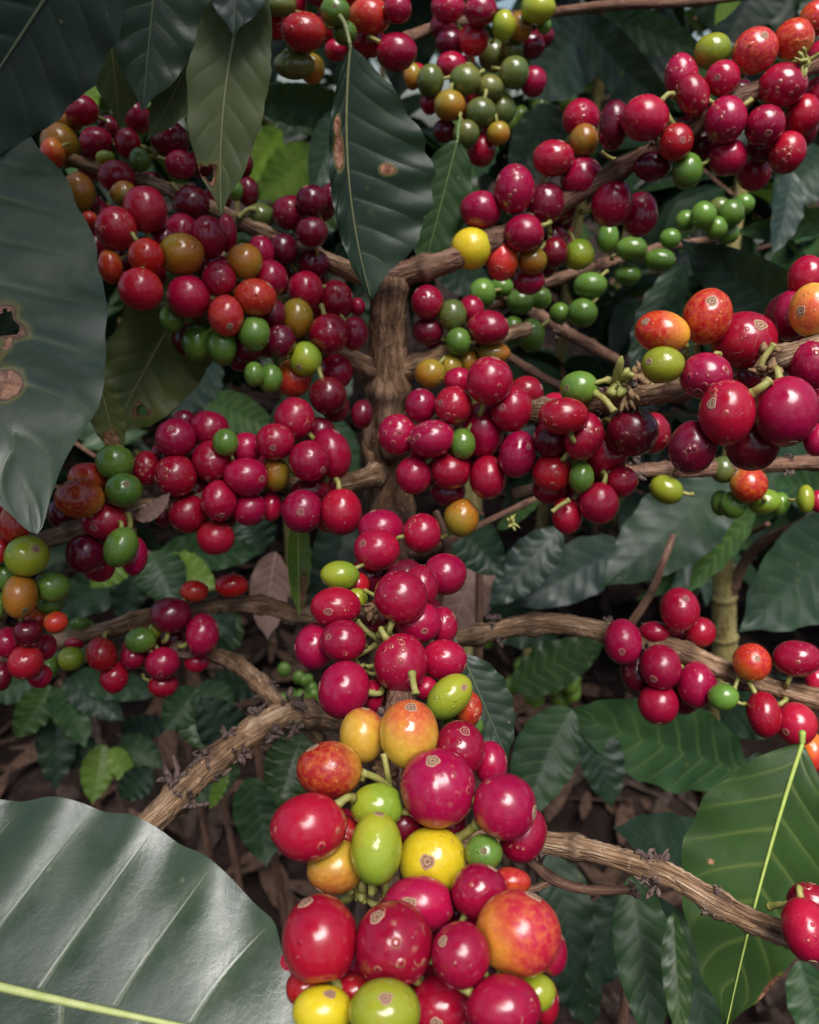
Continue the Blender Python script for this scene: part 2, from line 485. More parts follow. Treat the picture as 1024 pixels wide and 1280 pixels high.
def make_leaf(base, tip, wl, wr, mat='mid', label=None, name='coffee_leaf', parent=None, roll=0, bow=(0, 0), petiole=None, holes=(), brown=(), rib=None, ribw=1.0, group=None, hi=False, **kw):
    """base, tip = (px, py, depth); wl, wr and bow in pixels at the mean depth; holes / brown = [(t, u, rt, ru)] on the blade"""
    P0, P1 = at(*base), at(*tip)
    d = .5 * (base[2] + tip[2])
    sc = d / F
    nt_, nu_ = (110, 30) if hi else (46, 12)
    view = CAM - .5 * (P0 + P1)
    V, phase, lat, mid, N, t, u, f = leaf_geo(P0, P1, wl * sc, wr * sc, view, roll, (bow[0] * sc, bow[1] * sc), nt=nt_, nu=nu_, seed=int(base[0] * 7 + base[1] * 13) % 9973, **kw)
    nr, nc = V.shape[:2]
    V = V.reshape(-1, 3).copy()
    U2 = np.tile(u, nr); T2 = np.repeat(t, nc)
    br = np.zeros(len(V))
    for (ht, hu, rt, ru) in brown:
        q = ((T2 - ht) / rt) ** 2 + ((U2 - hu) / ru) ** 2
        br = np.maximum(br, np.clip(1.0 - .5 * q, 0, 1))
    F_ = grid_faces(nr, nc)
    if holes:
        inside = np.zeros(len(V), bool)
        for (ht, hu, rt, ru) in holes:
            ang = np.arctan2((U2 - hu) / ru, (T2 - ht) / rt)
            wob = 1 + .18 * np.sin(3 * ang + ht * 40) + .1 * np.sin(5 * ang + 1)
            q = np.sqrt(((T2 - ht) / rt) ** 2 + ((U2 - hu) / ru) ** 2) / wob
            inside |= q < 1
            br = np.maximum(br, np.clip(1.35 - .55 * q, 0, .6))
        F_ = [q for q in F_ if not (inside[list(q)].sum() >= 2)]
        G = V.reshape(nr, nc, 3).copy()
        for i in {j for q in F_ for j in q if inside[j]}:        # pull the ragged rim onto the hole's outline
            ht, hu, rt, ru = min(holes, key=lambda h: ((T2[i] - h[0]) / h[2]) ** 2 + ((U2[i] - h[1]) / h[3]) ** 2)
            ang = math.atan2((U2[i] - hu) / ru, (T2[i] - ht) / rt)
            wob = 1 + .18 * math.sin(3 * ang + ht * 40) + .1 * math.sin(5 * ang + 1)
            tn = min(1, max(0, ht + rt * wob * math.cos(ang))) * (nr - 1); un = (min(1, max(-1, hu + ru * wob * math.sin(ang))) + 1) * .5 * (nc - 1)
            a, c = min(nr - 2, int(tn)), min(nc - 2, int(un)); ft, fu = tn - a, un - c
            V[i] = (G[a, c] * (1 - fu) + G[a, c + 1] * fu) * (1 - ft) + (G[a + 1, c] * (1 - fu) + G[a + 1, c + 1] * fu) * ft
    o = mesh_obj(name, V, F_, ML[mat], parent, P0, {'phase': phase.ravel(), 'lat': lat.ravel(), 'brown': br})
    if parent is None:
        tag(o, label, 'leaf', group)
    elif label: o['label'] = label
    # midrib: a rounded raised rib that tapers to the tip
    L = np.linalg.norm(P1 - P0)
    rw = ribw * min(.0011, L * .009)
    C = mid + N * (rw * .25)
    keep = [i for i in range(nr - 1) if not any(abs(t[i] - h[0]) < h[2] and abs(h[1]) < h[3] for h in holes)]
    runs = np.split(np.array(keep), np.nonzero(np.diff(keep) > 1)[0] + 1); keep = max(runs, key=len)
    if len(keep) > 3:
        R = rw * (1 - .8 * t[keep])
        Vr, Fr, al, ca, sa = tube(C[keep], R, 6)
        if parent is None or hi:
            mesh_obj('midrib', Vr, Fr, M_RIB[rib or mat], o, P0)
    if petiole is not None and parent is None:
        Q = at(*petiole)
        Cp = catmull([P0, .5 * (P0 + Q) + UP * .002, Q], 10)
        Vr, Fr, *_ = tube(Cp, np.linspace(rw * 1.1, rw * 1.5, 10), 8)
        mesh_obj('petiole', Vr, Fr, M_RIB[rib or mat], o, P0)
    return o

# ------------------------------------------------------------------ wood
def branch_geo(P, wpx, sides=18, node_every=.028, seed=0, rough=.14, bumpn=.28):
    """P = [(px, py, d)], wpx = widths in pixels (start, end)"""
    r = np.random.default_rng(seed)
    W = np.array([at(*p) for p in P])
    D = np.array([p[2] for p in P])
    wp = np.interp(np.linspace(0, 1, len(P)), np.linspace(0, 1, len(wpx)), wpx)
    R = .5 * wp * D / F
    Q = np.hstack([W, R[:, None]])
    L = np.linalg.norm(np.diff(W, axis=0), axis=1).sum()
    n = max(12, int(L / .0011))
    C4 = catmull(Q, n)
    C, R = C4[:, :3].copy(), np.abs(C4[:, 3])
    s = np.linspace(0, L, n)
    # slight wander and knobbly joints
    for i in range(3):
        C[:, i] += R * .08 * np.sin(s / .011 + r.uniform(0, 6)) * r.uniform(.3, 1)
    nodes = np.arange(node_every * r.uniform(.3, .8), L, node_every)
    nodes = nodes + r.uniform(-.2, .2, len(nodes)) * node_every
    bulge = np.ones(n); dark = np.zeros(n)
    for q in nodes:
        bulge += bumpn * np.exp(-((s - q) / (.0026)) ** 2)
        dark += .75 * np.exp(-((s - q) / .0022) ** 2) * r.uniform(.5, 1)
    a = np.linspace(0, 2 * math.pi, sides, endpoint=False)
    m = np.ones((n, sides))
    for k in range(5):
        fq = int(r.integers(2, 8))
        m += rough * .22 * np.sin(fq * a[None] + r.uniform(0, 6) + 1.2 * np.sin(s[:, None] / r.uniform(.008, .03) + r.uniform(0, 6)))
    m += rough * .3 * r.standard_normal((n, sides))
    m *= bulge[:, None]
    V, f, al, ca, sa = tube(C, R, sides, m)
    dk = np.concatenate([np.repeat(np.clip(dark, 0, 1), sides), [0, 0]])
    return V, f, {'along': al, 'ca': ca, 'sa': sa, 'dark': dk}, C, R, s, nodes

def bud_tuft(parent, P, size, seed, n=11, mat=None, name='bud_scale'):
    """a dried tuft of bracts and flower remains at a joint: one small mesh of crumpled slivers"""
    r = np.random.default_rng(seed)
    V, Fc = [], []
    for i in range(n):
        dr = unit(r.standard_normal(3))
        dr = unit(dr + .5 * unit(CAM - P))
        L = size * r.uniform(.5, 1.2)
        mid = P + dr * L * .5 + r.standard_normal(3) * size * .12
        end = P + dr * L + r.standard_normal(3) * size * .25
        C = catmull([P + r.standard_normal(3) * size * .1, mid, end], 6)
        rad = size * r.uniform(.12, .26) * np.array([.8, 1, .8, 1.05, .9, .35]) * (1 + .2 * r.standard_normal(6))
        v, f, *_ = tube(C, np.abs(rad), 5)
        k = sum(len(x) for x in V)
        V.append(v); Fc += [tuple(j + k for j in q) for q in f]
    return mesh_obj(name, np.vstack(V), Fc, mat or M_SCALE, parent, P)

def branch(parent, P, wpx, mat=None, seed=0, tufts=(), label=None, name='branch', node_every=.028, rough=.14, bumpn=.28, tsize=1.3):
    V, f, A, C, R, s, nodes = branch_geo(P, wpx, node_every=node_every, seed=seed, rough=rough, bumpn=bumpn)
    o = mesh_obj(name, V, f, mat or M_BARK, parent, C[0], A)
    if label: o['label'] = label
    r = np.random.default_rng(seed + 99)
    for q in tufts:                 # fraction along the branch
        i = int(q * (len(C) - 1))
        for j in range(2):
            T = unit(C[min(i + 2, len(C) - 1)] - C[max(i - 2, 0)])
            side = unit(np.cross(T, CAM - C[i])) * (1 if j else -1)
            Pt = C[i] + side * R[i] * .95 + unit(CAM - C[i]) * R[i] * .35
            bud_tuft(o, Pt, R[i] * tsize * r.uniform(.6, 1.1), seed * 31 + i + j)
    return o, C, R

# ------------------------------------------------------------------ ground
def ground_h(x, y):
    return .03 * np.sin(x * 2.1 + .4) * np.cos(y * 1.7) + .02 * np.sin(x * 5.3 + y * 3.1) + .012 * np.sin(x * 13 - y * 9)
def make_ground():
    g = np.concatenate([-np.geomspace(1, 90, 22)[::-1] - 3, np.linspace(-3.8, 3.8, 170), np.geomspace(1, 90, 22) + 3])
    X, Y = np.meshgrid(g, g + 1.5, indexing='ij')
    Zz = ground_h(X, Y) * (np.hypot(X, Y) < 30)
    Zz = Zz + .008 * rng.standard_normal(Zz.shape)
    V = np.stack([X, Y, Zz], -1).reshape(-1, 3)
    b = NB('soil')
    o = b.obj()
    a = b.noise(o, 9, 6, .65); c = b.noise(o, 60, 5, .7)
    col = b.ramp(b.math('ADD', b.math('MULTIPLY', a, .5), b.math('MULTIPLY', c, .5)), [(.34, (.008, .006, .005)), (.52, (.022, .014, .012)), (.68, (.055, .036, .030))])
    b.l(col, b.p.inputs['Base Color']); b.p.inputs['Roughness'].default_value = .95; b.p.inputs['Specular IOR Level'].default_value = .05
    b.l(b.bump(c, 1.0, .012), b.p.inputs['Normal'])
    tag(mesh_obj('ground', V, grid_faces(len(g), len(g)), b.m), kind='structure')
make_ground()

def scatter_litter():
    r = np.random.default_rng(5)
    V, Fc, ph, M = [], [], [], []
    k = 0
    for i in range(2600):
        x, y = r.uniform(-1.7, 1.7), r.uniform(.25, 3.2)
        z = float(ground_h(x, y)) + r.uniform(.005, .035)
        L = r.uniform(.05, .13); W = L * r.uniform(.2, .32); th = r.uniform(0, 6.28); tl = r.normal(0, .35); cu = r.uniform(-.6, .9)
        d = np.array([math.cos(th), math.sin(th), tl]); s = np.array([-math.sin(th), math.cos(th), r.normal(0, .5)])
        up = np.array([0, 0, 1.0])
        for t in (0, .2, .45, .7, 1):
            w_ = W * math.sin(math.pi * min(1, t * .92 + .04)) ** .8
            for u in (-1, -.4, 0.4, 1):
                V.append(np.array([x, y, z]) + d * L * (t - .5) + s * w_ * u * .5 + up * (cu * L * .35 * (t - .5) ** 2 * 2 + cu * w_ * .4 * u * u + r.normal(0, .002)))
        Fc += [tuple(q + k for q in f) for f in grid_faces(5, 4)]; k += 20
        M += [0 if r.uniform() < .6 else 1] * 12
    b = simple_mat('litter_brown', (.035, .021, .015), (.085, .05, .034), 90, .85, .5, .001)
    b2 = simple_mat('litter_grey', (.018, .012, .010), (.052, .034, .027), 90, .85, .5, .001)
    tag(mesh_obj('leaf_litter', V, Fc, [b, b2], None, (0, 1, 0), midx=M), 'dry brown fallen leaves covering the shaded soil', 'leaf litter', None, 'stuff')
scatter_litter()

# ------------------------------------------------------------------ shrubs behind
def leaf_cards(L, r):
    """one foliage leaf: 5 x 4 cupped sheet, unit length along x"""
    t = np.array([0, .12, .3, .5, .7, .86, 1.0])
    w_ = np.array([.02, .10, .185, .2, .155, .075, .004])
    u = np.array([-1, -.5, 0, .5, 1.0])
    P = np.zeros((7, 5, 3))
    sag = r.uniform(.1, .45)
    P[..., 0] = t[:, None]; P[..., 1] = w_[:, None] * u[None] * (1 + .06 * r.standard_normal((7, 5)))
    P[..., 2] = -sag * t[:, None] ** 2 + .10 * np.abs(u)[None] * w_[:, None] * 3 + .02 * r.standard_normal((7, 5)) * w_[:, None] * 5
    return P.reshape(-1, 3) * L, np.repeat(t, 5), np.tile(np.abs(u), 7)

def foliage(name, pos, dirs, Ls, mat, parent, seed, origin):
    r = np.random.default_rng(seed)
    V, Fc, ph, lt = [], [], [], []
    gf = grid_faces(7, 5)
    for i, (p, d, L) in enumerate(zip(pos, dirs, Ls)):
        q, t, lat = leaf_cards(L, r)
        x = unit(d); y = unit(np.cross([0, 0, 1], x) + .5 * r.standard_normal(3)); y = unit(y - x * (y @ x)); z = np.cross(x, y)
        V.append(p + q[:, :1] * x + q[:, 1:2] * y + q[:, 2:] * z)
        ph.append((t - .16 * lat) * 8 + .5); lt.append(lat)
        Fc += [tuple(j + 35 * i for j in f) for f in gf]
    n = len(V) * 35
    return mesh_obj(name, np.vstack(V), Fc, mat, parent, origin, {'phase': np.concatenate(ph), 'lat': np.concatenate(lt), 'brown': np.zeros(n)})

def far_shrub(x, y, h, rad, nleaf, mats, label, seed, lmin=.08, lmax=.15, zlo=.15, group='coffee shrubs growing behind'):
    r = np.random.default_rng(seed)
    z0 = float(ground_h(np.array(x), np.array(y))) - .02
    root = empty('coffee_shrub', (x, y, z0))
    tag(root, label, 'coffee shrub', group)
    O = np.array([x, y, z0])
    C = catmull([O, O + [.02, 0, h * .4], O + [r.normal(0, .03), r.normal(0, .03), h * .8], O + [r.normal(0, .05), 0, h]], 40)
    V, f, al, ca, sa = tube(C, np.linspace(.014, .005, 40), 10, 1 + .06 * r.standard_normal((40, 10)))
    mesh_obj('stem', V, f, M_PALE, root, O, {'along': al, 'ca': ca, 'sa': sa, 'dark': np.zeros(len(V))})
    pos, dirs, Ls = [], [], []
    nb = max(8, int(h / .075))
    for b in range(nb):
        z = h * (zlo + (1 - zlo) * (b + r.uniform(0, 1)) / nb)
        th = r.uniform(0, 6.28)
        R = rad * (1.1 - .65 * z / h) * r.uniform(.7, 1.15)
        A = C[int(min(39, z / h * 39))]
        dr = np.array([math.cos(th), math.sin(th), .25])
        E = A + dr * R + np.array([0, 0, -.25 * R])
        Cb = catmull([A, A + dr * R * .5, E], 14)
        V, f, al, ca, sa = tube(Cb, np.linspace(.005, .002, 14), 6)
        mesh_obj('branch', V, f, M_TWIG, root, A, {'along': al, 'ca': ca, 'sa': sa, 'dark': np.zeros(len(V))})
        for k in range(max(3, nleaf // nb)):
            t = r.uniform(.12, 1) ** .8
            p = Cb[int(t * 13)]
            T = unit(Cb[min(13, int(t * 13) + 1)] - Cb[max(0, int(t * 13) - 1)])
            sd = unit(np.cross(T, [0, 0, 1])) * (1 if k % 2 else -1)
            d = unit(sd + .5 * T + np.array([0, 0, r.uniform(-.7, .25)]) + .25 * r.standard_normal(3))
            pos.append(p); dirs.append(d); Ls.append(r.uniform(lmin, lmax))
    idx = np.arange(len(pos)); r.shuffle(idx)
    parts = np.array_split(idx, len(mats))
    for m, pt in zip(mats, parts):
        foliage('foliage', [pos[i] for i in pt], [dirs[i] for i in pt], [Ls[i] for i in pt], ML[m], root, seed + 1, O)
    return root

far_shrub(.95, 1.30, 1.9, .62, 1300, ['dark', 'mid', 'blue'], 'dense dark coffee shrub standing behind the fruit at the photo edge beside the pale stem', 11, zlo=.06)
far_shrub(-.85, 1.25, 1.9, .62, 1300, ['dark', 'mid', 'dark'], 'tall shaded coffee shrub behind the bunches on the grey leaf side', 12, zlo=.25)
far_shrub(.25, 1.40, 2.0, .62, 1500, ['dark', 'mid', 'blue'], 'coffee shrub right behind the trunk of the fruiting shrub', 13, zlo=.22)
far_shrub(-.28, 1.65, 2.0, .65, 1300, ['mid', 'dark', 'dark'], 'coffee shrub seen through the gap above the mixed bunch', 14, zlo=.25)
far_shrub(.60, 2.1, 2.2, .75, 1200, ['mid', 'dark', 'blue'], 'distant coffee shrub beyond the top corner bunch', 15)
far_shrub(-1.3, 2.3, 2.2, .8, 1000, ['mid', 'green', 'dark'], 'distant coffee shrub beyond the hanging leaves', 16)
far_shrub(1.6, 2.2, 2.2, .8, 1000, ['mid', 'dark', 'dark'], 'distant coffee shrub past the large sunlit bunch', 17)
far_shrub(-.1, 3.0, 2.3, .95, 1200, ['green', 'mid', 'dark'], 'farthest coffee shrub in the gap over the trunk', 18)
far_shrub(-.30, -.06, 2.1, .60, 430, ['dark', 'mid', 'dark'], 'tall neighbouring coffee shrub whose crown shades the grey leaf', 19, zlo=.665)  # added out of view so its crown shades the upper left
far_shrub(.05, .82, 1.78, .60, 850, ['dark', 'dark', 'mid'], 'coffee shrub with drooping dark leaves just above the top bunches', 20, zlo=.69)  # added overhead to keep sun off the ground and plants behind
far_shrub(-.85, 2.35, 2.1, .75, 1000, ['green', 'mid', 'mid'], 'lighter green coffee shrub far behind the pale drooping leaf', 21)  # greener leaf mix in these far shrubs paints in lit foliage
far_shrub(-2.3, 3.6, 2.4, 1.0, 900, ['mid', 'green', 'dark'], 'coffee shrub at the far end of the row past the bluish corner leaf', 22)
far_shrub(1.0, 4.0, 2.5, 1.1, 1000, ['mid', 'dark', 'green'], 'coffee shrub at the far end beyond the dense corner bunch', 23)
far_shrub(-.9, 4.4, 2.6, 1.1, 1000, ['green', 'mid', 'dark'], 'coffee shrub at the far end beyond the spotted leaf', 24)
for k, (x, y, h) in enumerate([(-1.25, -.75, 1.75), (-.35, -1.25, 1.7), (.6, -1.2, 1.7), (1.35, -.6, 1.8), (1.5, .6, 1.7)]):  # unseen shrubs added round the camera to block sky and darken reflections
    far_shrub(x, y, h, .6, 700, ['dark', 'mid', 'dark'], ['coffee shrub across the path from the big grey leaf', 'coffee shrub across the path behind the viewer', 'coffee shrub across the path facing the sunlit bunch', 'coffee shrub across the path facing the edge bunch', 'coffee shrub in the row beside the edge bunch'][k], 30 + k)

# ------------------------------------------------------------------ plants just behind, leaf by leaf as they stand
def plant_of(name, label, base, cat, group=None):
    o = empty(name, base); tag(o, label, cat, group); return o

def stem_part(root, P, wpx, mat, name='stem', seed=1, **kw):
    V, f, A, C, R, s, nodes = branch_geo(P, wpx, sides=12, seed=seed, node_every=kw.get('node_every', .05), rough=.06, bumpn=.15)
    return mesh_obj(name, V, f, mat, root, C[0], A)

# shrub with the pale stem, behind on the side of the edge bunch
gx = at(905, 980, .80)
sr = plant_of('coffee_shrub', 'coffee shrub with one pale yellowish stem behind the middle side branch', (gx[0], gx[1], 0), 'coffee shrub', 'coffee shrubs growing behind')
stem_part(sr, [(896, 1020, .86), (903, 880, .80), (906, 780, .76), (903, 680, .72), (915, 560, .70), (905, 420, .68), (930, 200, .66)], (34, 30, 26, 22, 16), M_PALE, seed=3)
stem_part(sr, [(905, 760, .75), (940, 690, .70), (1000, 655, .62), (1060, 630, .58)], (14, 10), M_TWIG, 'branch', 4)
stem_part(sr, [(905, 700, .73), (930, 672, .6), (960, 655, .52)], (8, 6), M_TWIG, 'branch', 5)
stem_part(sr, [(785, 785, .47), (812, 745, .46), (828, 705, .45), (842, 668, .45)], (11, 8), M_TWIG, 'branch', 6)
LV = [
 # base, tip, wl, wr, mat, roll, bow
 ((930, 960, .50), (700, 885, .46), 52, 58, 'mid', 15, (0, 8)),
 ((715, 885, .42), (655, 1030, .40), 38, 42, 'mid', 10, (8, 6)),
 ((735, 900, .47), (765, 1010, .46), 30, 28, 'dark', 20, (0, 4)),
 ((905, 1075, .42), (765, 1035, .39), 42, 36, 'dark', -20, (0, 6)),
 ((1075, 660, .52), (925, 790, .48), 62, 58, 'dark', 20, (6, 8)),
 ((905, 590, .50), (748, 735, .46), 55, 48, 'dark', -15, (-8, 6)),
 ((945, 640, .55), (858, 745, .50), 20, 24, 'green', 30, (8, 4)),
 ((1015, 400, .46), (850, 300, .42), 42, 38, 'blue', 15, (0, 8)),
 ((850, 330, .47), (790, 480, .44), 30, 26, 'dark', -25, (0, 6)),
 ((1060, 270, .50), (915, 290, .46), 18, 22, 'mid', 30, (0, 4)),
 ((1060, 620, .62), (960, 600, .60), 30, 26, 'mid', 0, (0, 4)),
 ((1060, 560, .66), (850, 610, .62), 40, 36, 'dark', 0, (0, 4)),
 ((780, 680, .62), (640, 760, .58), 36, 36, 'blue', 0, (0, 4)),
 ((900, 900, .66), (1010, 860, .62), 40, 40, 'dark', 10, (0, 4)),
 ((690, 1060, .42), (720, 1235, .40), 36, 30, 'dark', 15, (0, 6)),
 ((985, 960, .6), (905, 1010, .56), 30, 34, 'dark', 0, (0, 4)),
 ((640, 860, .6), (760, 800, .58), 30, 30, 'green', 10, (0, 4)),
 ((990, 215, .46), (965, 320, .45), 24, 20, 'blue', 30, (0, 4)),
 ((1000, 1010, .60), (1060, 1110, .58), 40, 40, 'mid', 0, (0, 4)),
]
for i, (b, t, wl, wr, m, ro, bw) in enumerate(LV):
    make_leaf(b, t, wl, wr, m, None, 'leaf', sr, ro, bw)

# shrub over the top
gt = at(720, 30, .62)
sp = plant_of('coffee_shrub', 'overhanging coffee shrub with dusky bluish leaves above the loose upper bunch', (gt[0], gt[1], 0), 'coffee shrub', 'coffee shrubs growing behind')
stem_part(sp, [(640, 20, .50), (700, 14, .48), (780, 6, .46), (870, 2, .45), (960, -8, .44)], (10, 12, 11, 9), M_TWIG, 'branch', 7)
stem_part(sp, [(470, 62, .42), (510, 48, .43), (560, 30, .45), (640, 20, .50)], (16, 14, 10), M_TWIG, 'branch', 8)
LT = [
 ((735, 20, .55), (655, 125, .52), 52, 40, 'blue', 20, (0, 6)), ((728, 22, .53), (850, 140, .50), 34, 30, 'blue', -25, (6, 6)),
 ((752, 20, .56), (885, 68, .54), 22, 24, 'mid', 10, (0, 6)), ((925, -25, .50), (893, 32, .48), 14, 12, 'lime', 0, (0, 2)),
 ((960, -40, .6), (900, 60, .58), 40, 40, 'dark', 0, (0, 4)), ((620, 160, .56), (560, 230, .54), 26, 26, 'mid', 20, (0, 4)),
 ((690, 130, .6), (640, 240, .58), 34, 30, 'dark', 0, (0, 4)), ((830, 60, .62), (760, 150, .6), 34, 30, 'dark', 0, (0, 4)),
 ((430, 135, .52), (300, 122, .50), 24, 28, 'dark', 20, (0, 6)), ((425, 140, .50), (388, 245, .48), 26, 24, 'dark', 10, (0, 4)),
 ((395, 185, 1.16), (320, 250, 1.12), 32, 28, 'lime', 0, (0, 4)), ((350, 160, 1.2), (300, 235, 1.15), 22, 22, 'lime', 10, (0, 4)), ((330, 190, 1.2), (370, 250, 1.15), 20, 20, 'lime', 10, (0, 4)), ((420, 250, .68), (360, 300, .66), 26, 24, 'green', 0, (0, 4)), ((270, 440, .60), (215, 520, .58), 30, 28, 'blue', 20, (0, 4)), ((255, 500, .66), (350, 540, .64), 26, 24, 'green', 0, (0, 4)), ((330, 110, .78), (395, 170, .76), 26, 26, 'green', 0, (0, 4)),  # lime leaves here put sunlit patches into the colour
 ((560, 190, .50), (575, 320, .46), 32, 28, 'mid', 20, (0, 4)), ((30, 150, .5), (45, 30, .5), 40, 40, 'dark', 0, (0, 4)),
 ((60, 60, .62), (50, 160, .62), 24, 26, 'lime', 0, (0, 2)), ((120, 100, .8), (75, 150, .8), 20, 22, 'lime', 0, (0, 2)),
 ((545, 320, .46), (620, 380, .44), 26, 24, 'dark', 10, (0, 4)), ((530, -60, .95), (495, 130, .92), 44, 40, 'dark', 0, (0, 6)), ((450, -60, .9), (420, 110, .9), 44, 40, 'dark', 0, (0, 6)), ((300, -20, .9), (345, 110, .9), 36, 34, 'dark', 0, (0, 6)), ((985, -80, .85), (1000, 70, .82), 40, 38, 'dark', 0, (0, 6)), ((1050, -60, .8), (1035, 90, .8), 44, 40, 'dark', 0, (0, 6)), ((880, -60, .9), (940, 60, .88), 40, 38, 'dark', 0, (0, 6)), ((600, 180, .85), (540, 300, .82), 36, 34, 'dark', 0, (0, 6)), ((1040, 190, .8), (960, 260, .78), 36, 34, 'dark', 0, (0, 6)), ((440, 470, .6), (330, 540, .58), 30, 30, 'dark', 0, (0, 4)), ((410, 520, .66), (440, 620, .64), 26, 26, 'mid', 0, (0, 4)),
]
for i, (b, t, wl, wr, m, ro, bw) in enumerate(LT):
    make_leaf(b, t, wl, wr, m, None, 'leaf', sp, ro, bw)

# low plants on the ground side
def low_plant(label, cx, cy, d, leaves, seed):
    P = at(cx, cy, d)
    root = plant_of('coffee_seedling', label, (P[0], P[1], 0), 'coffee seedling', 'young coffee plants on the ground')
    G = np.array([P[0], P[1] + .02, float(ground_h(P[0], P[1]))])
    C = catmull([G, .5 * (G + P) + [.01, 0, 0], P], 24)
    V, f, al, ca, sa = tube(C, np.linspace(.005, .0025, 24), 8)
    mesh_obj('stem', V, f, M_TWIG, root, G, {'along': al, 'ca': ca, 'sa': sa, 'dark': np.zeros(len(V))})
    for (b, t, wl, wr, m, ro) in leaves:
        make_leaf(b, t, wl, wr, m, None, 'leaf', root, ro, (0, 4), wave=.11)
low_plant('cluster of young green coffee leaves low on the grey leaf side', 75, 850, .72, [
 ((62, 856, .72), (18, 925, .70), 22, 22, 'green', 10), ((70, 858, .72), (108, 935, .68), 22, 24, 'mid', 20), ((80, 850, .72), (158, 902, .70), 22, 20, 'dark', 0),
 ((90, 845, .72), (205, 868, .70), 20, 20, 'mid', 0), ((55, 845, .73), (-20, 870, .72), 22, 22, 'mid', 0), ((70, 870, .74), (70, 990, .72), 26, 24, 'dark', 0), ((110, 850, .74), (150, 830, .74), 14, 14, 'green', 0)], 1)
low_plant('seedling with a bright lime leaf beside the low thick branch', 130, 925, .74, [
 ((128, 930, .72), (115, 1005, .70), 20, 20, 'lime', 0), ((140, 935, .72), (172, 985, .70), 15, 14, 'lime', -20), ((150, 925, .73), (205, 960, .72), 20, 20, 'mid', 0), ((120, 925, .75), (60, 960, .74), 20, 22, 'dark', 0), ((150, 915, .76), (215, 905, .75), 18, 18, 'dark', 0),
 ((190, 960, .7), (150, 1000, .7), 20, 20, 'dark', 0)], 2)
low_plant('seedling with bright green leaves under the crimson bunch', 185, 690, .62, [
 ((160, 690, .60), (112, 735, .58), 22, 22, 'lime', 0), ((205, 700, .62), (272, 738, .60), 24, 22, 'lime', 10), ((190, 690, .61), (222, 760, .59), 30, 30, 'mid', 0), ((175, 690, .63), (150, 780, .62), 24, 24, 'dark', 0), ((200, 690, .66), (330, 690, .64), 24, 24, 'mid', 0),
 ((180, 700, .66), (60, 770, .66), 30, 30, 'dark', 0), ((210, 720, .68), (300, 800, .66), 30, 30, 'dark', 0)], 3)
low_plant('leafy coffee seedling behind the low thick branch', 320, 930, .50, [
 ((312, 972, .48), (334, 1085, .45), 34, 30, 'mid', 10), ((380, 915, .46), (345, 1010, .44), 34, 34, 'green', 0), ((285, 960, .50), (262, 1012, .50), 9, 9, 'lime', 0), ((300, 960, .52), (205, 1000, .52), 24, 24, 'mid', 0), ((395, 940, .5), (370, 1060, .48), 22, 22, 'dark', 0),
 ((300, 940, .56), (250, 870, .56), 30, 30, 'dark', 0)], 4)
low_plant('dark leafy seedling between the two low branches', 250, 860, .66, [
 ((245, 860, .66), (205, 915, .64), 24, 24, 'mid', 0), ((250, 855, .66), (290, 905, .64), 26, 24, 'mid', 0), ((260, 860, .68), (345, 850, .66), 22, 22, 'dark', 0), ((235, 870, .66), (255, 940, .64), 24, 24, 'green', 0), ((300, 770, .70), (240, 820, .68), 28, 26, 'green', 0), ((120, 780, .72), (40, 830, .7), 26, 26, 'mid', 0), ((330, 690, .72), (300, 640, .72), 30, 30, 'dark', 0)], 5)
low_plant('dark narrow leaved seedling beneath the broad veined leaf with the bright midrib', 800, 1110, .42, [
 ((790, 1095, .38), (815, 1310, .35), 40, 34, 'mid', 10), ((842, 1140, .35), (852, 1310, .33), 17, 18, 'green', 0), ((780, 1110, .45), (740, 1240, .44), 34, 34, 'dark', 0), ((820, 1120, .46), (900, 1320, .44), 34, 34, 'dark', 0), ((1000, 1200, .42), (1040, 1330, .40), 30, 30, 'mid', 0),
 ((700, 1150, .5), (740, 1290, .5), 30, 30, 'dark', 0)], 6)
low_plant('shaded coffee sapling with drooping leaves at the base of the trunk', 600, 640, .52, [
 ((568, 645, .46), (632, 722, .44), 30, 34, 'dark', 0), ((622, 662, .44), (678, 625, .43), 10, 10, 'green', 20), ((440, 630, .46), (395, 790, .43), 38, 34, 'dark', 10), ((700, 660, .56), (610, 760, .55), 30, 28, 'blue', 0), ((600, 760, .6), (700, 800, .6), 30, 30, 'dark', 0)], 7)

# dead leaves caught behind
make_leaf((615, 680, .62), (555, 815, .58), 36, 40, 'dead', 'large dry pinkish-brown leaf hanging behind the front chain', 'dead_leaf', None, 10, (6, 6), group='dry leaves')
make_leaf((345, 690, .58), (335, 800, .56), 24, 26, 'dead', 'small dry pinkish leaf behind the low side branch', 'dead_leaf', None, 10, (4, 4), group='dry leaves')

# far unripe bunches on the plants behind
def far_bunch(cx, cy, d, n, sx, sy, dia, seed, label):
    r = np.random.default_rng(seed)
    V, Fc = [], []
    for i in range(n):
        P = at(cx + r.normal(0, sx), cy + r.normal(0, sy), d + r.normal(0, .012))
        R = dia * .5 * r.uniform(.75, 1.1) * d / F
        nr, ns = 8, 12
        T, Ph = np.meshgrid(np.linspace(0, math.pi, nr), np.linspace(0, 2 * math.pi, ns, endpoint=False), indexing='ij')
        q = np.stack([np.sin(T) * np.cos(Ph), np.sin(T) * np.sin(Ph), np.cos(T) * 1.15], -1).reshape(-1, 3) * R
        k = len(V) * nr * ns
        V.append(P + q); Fc += [tuple(j + k for j in f) for f in grid_faces(nr, ns, True)]
    nv = sum(len(x) for x in V)
    o = mesh_obj('unripe_berries', np.vstack(V), Fc, M_UNRIPE, None, at(cx, cy, d), {'blush': np.zeros(nv)})
    tag(o, label, 'unripe berries', None, 'stuff')
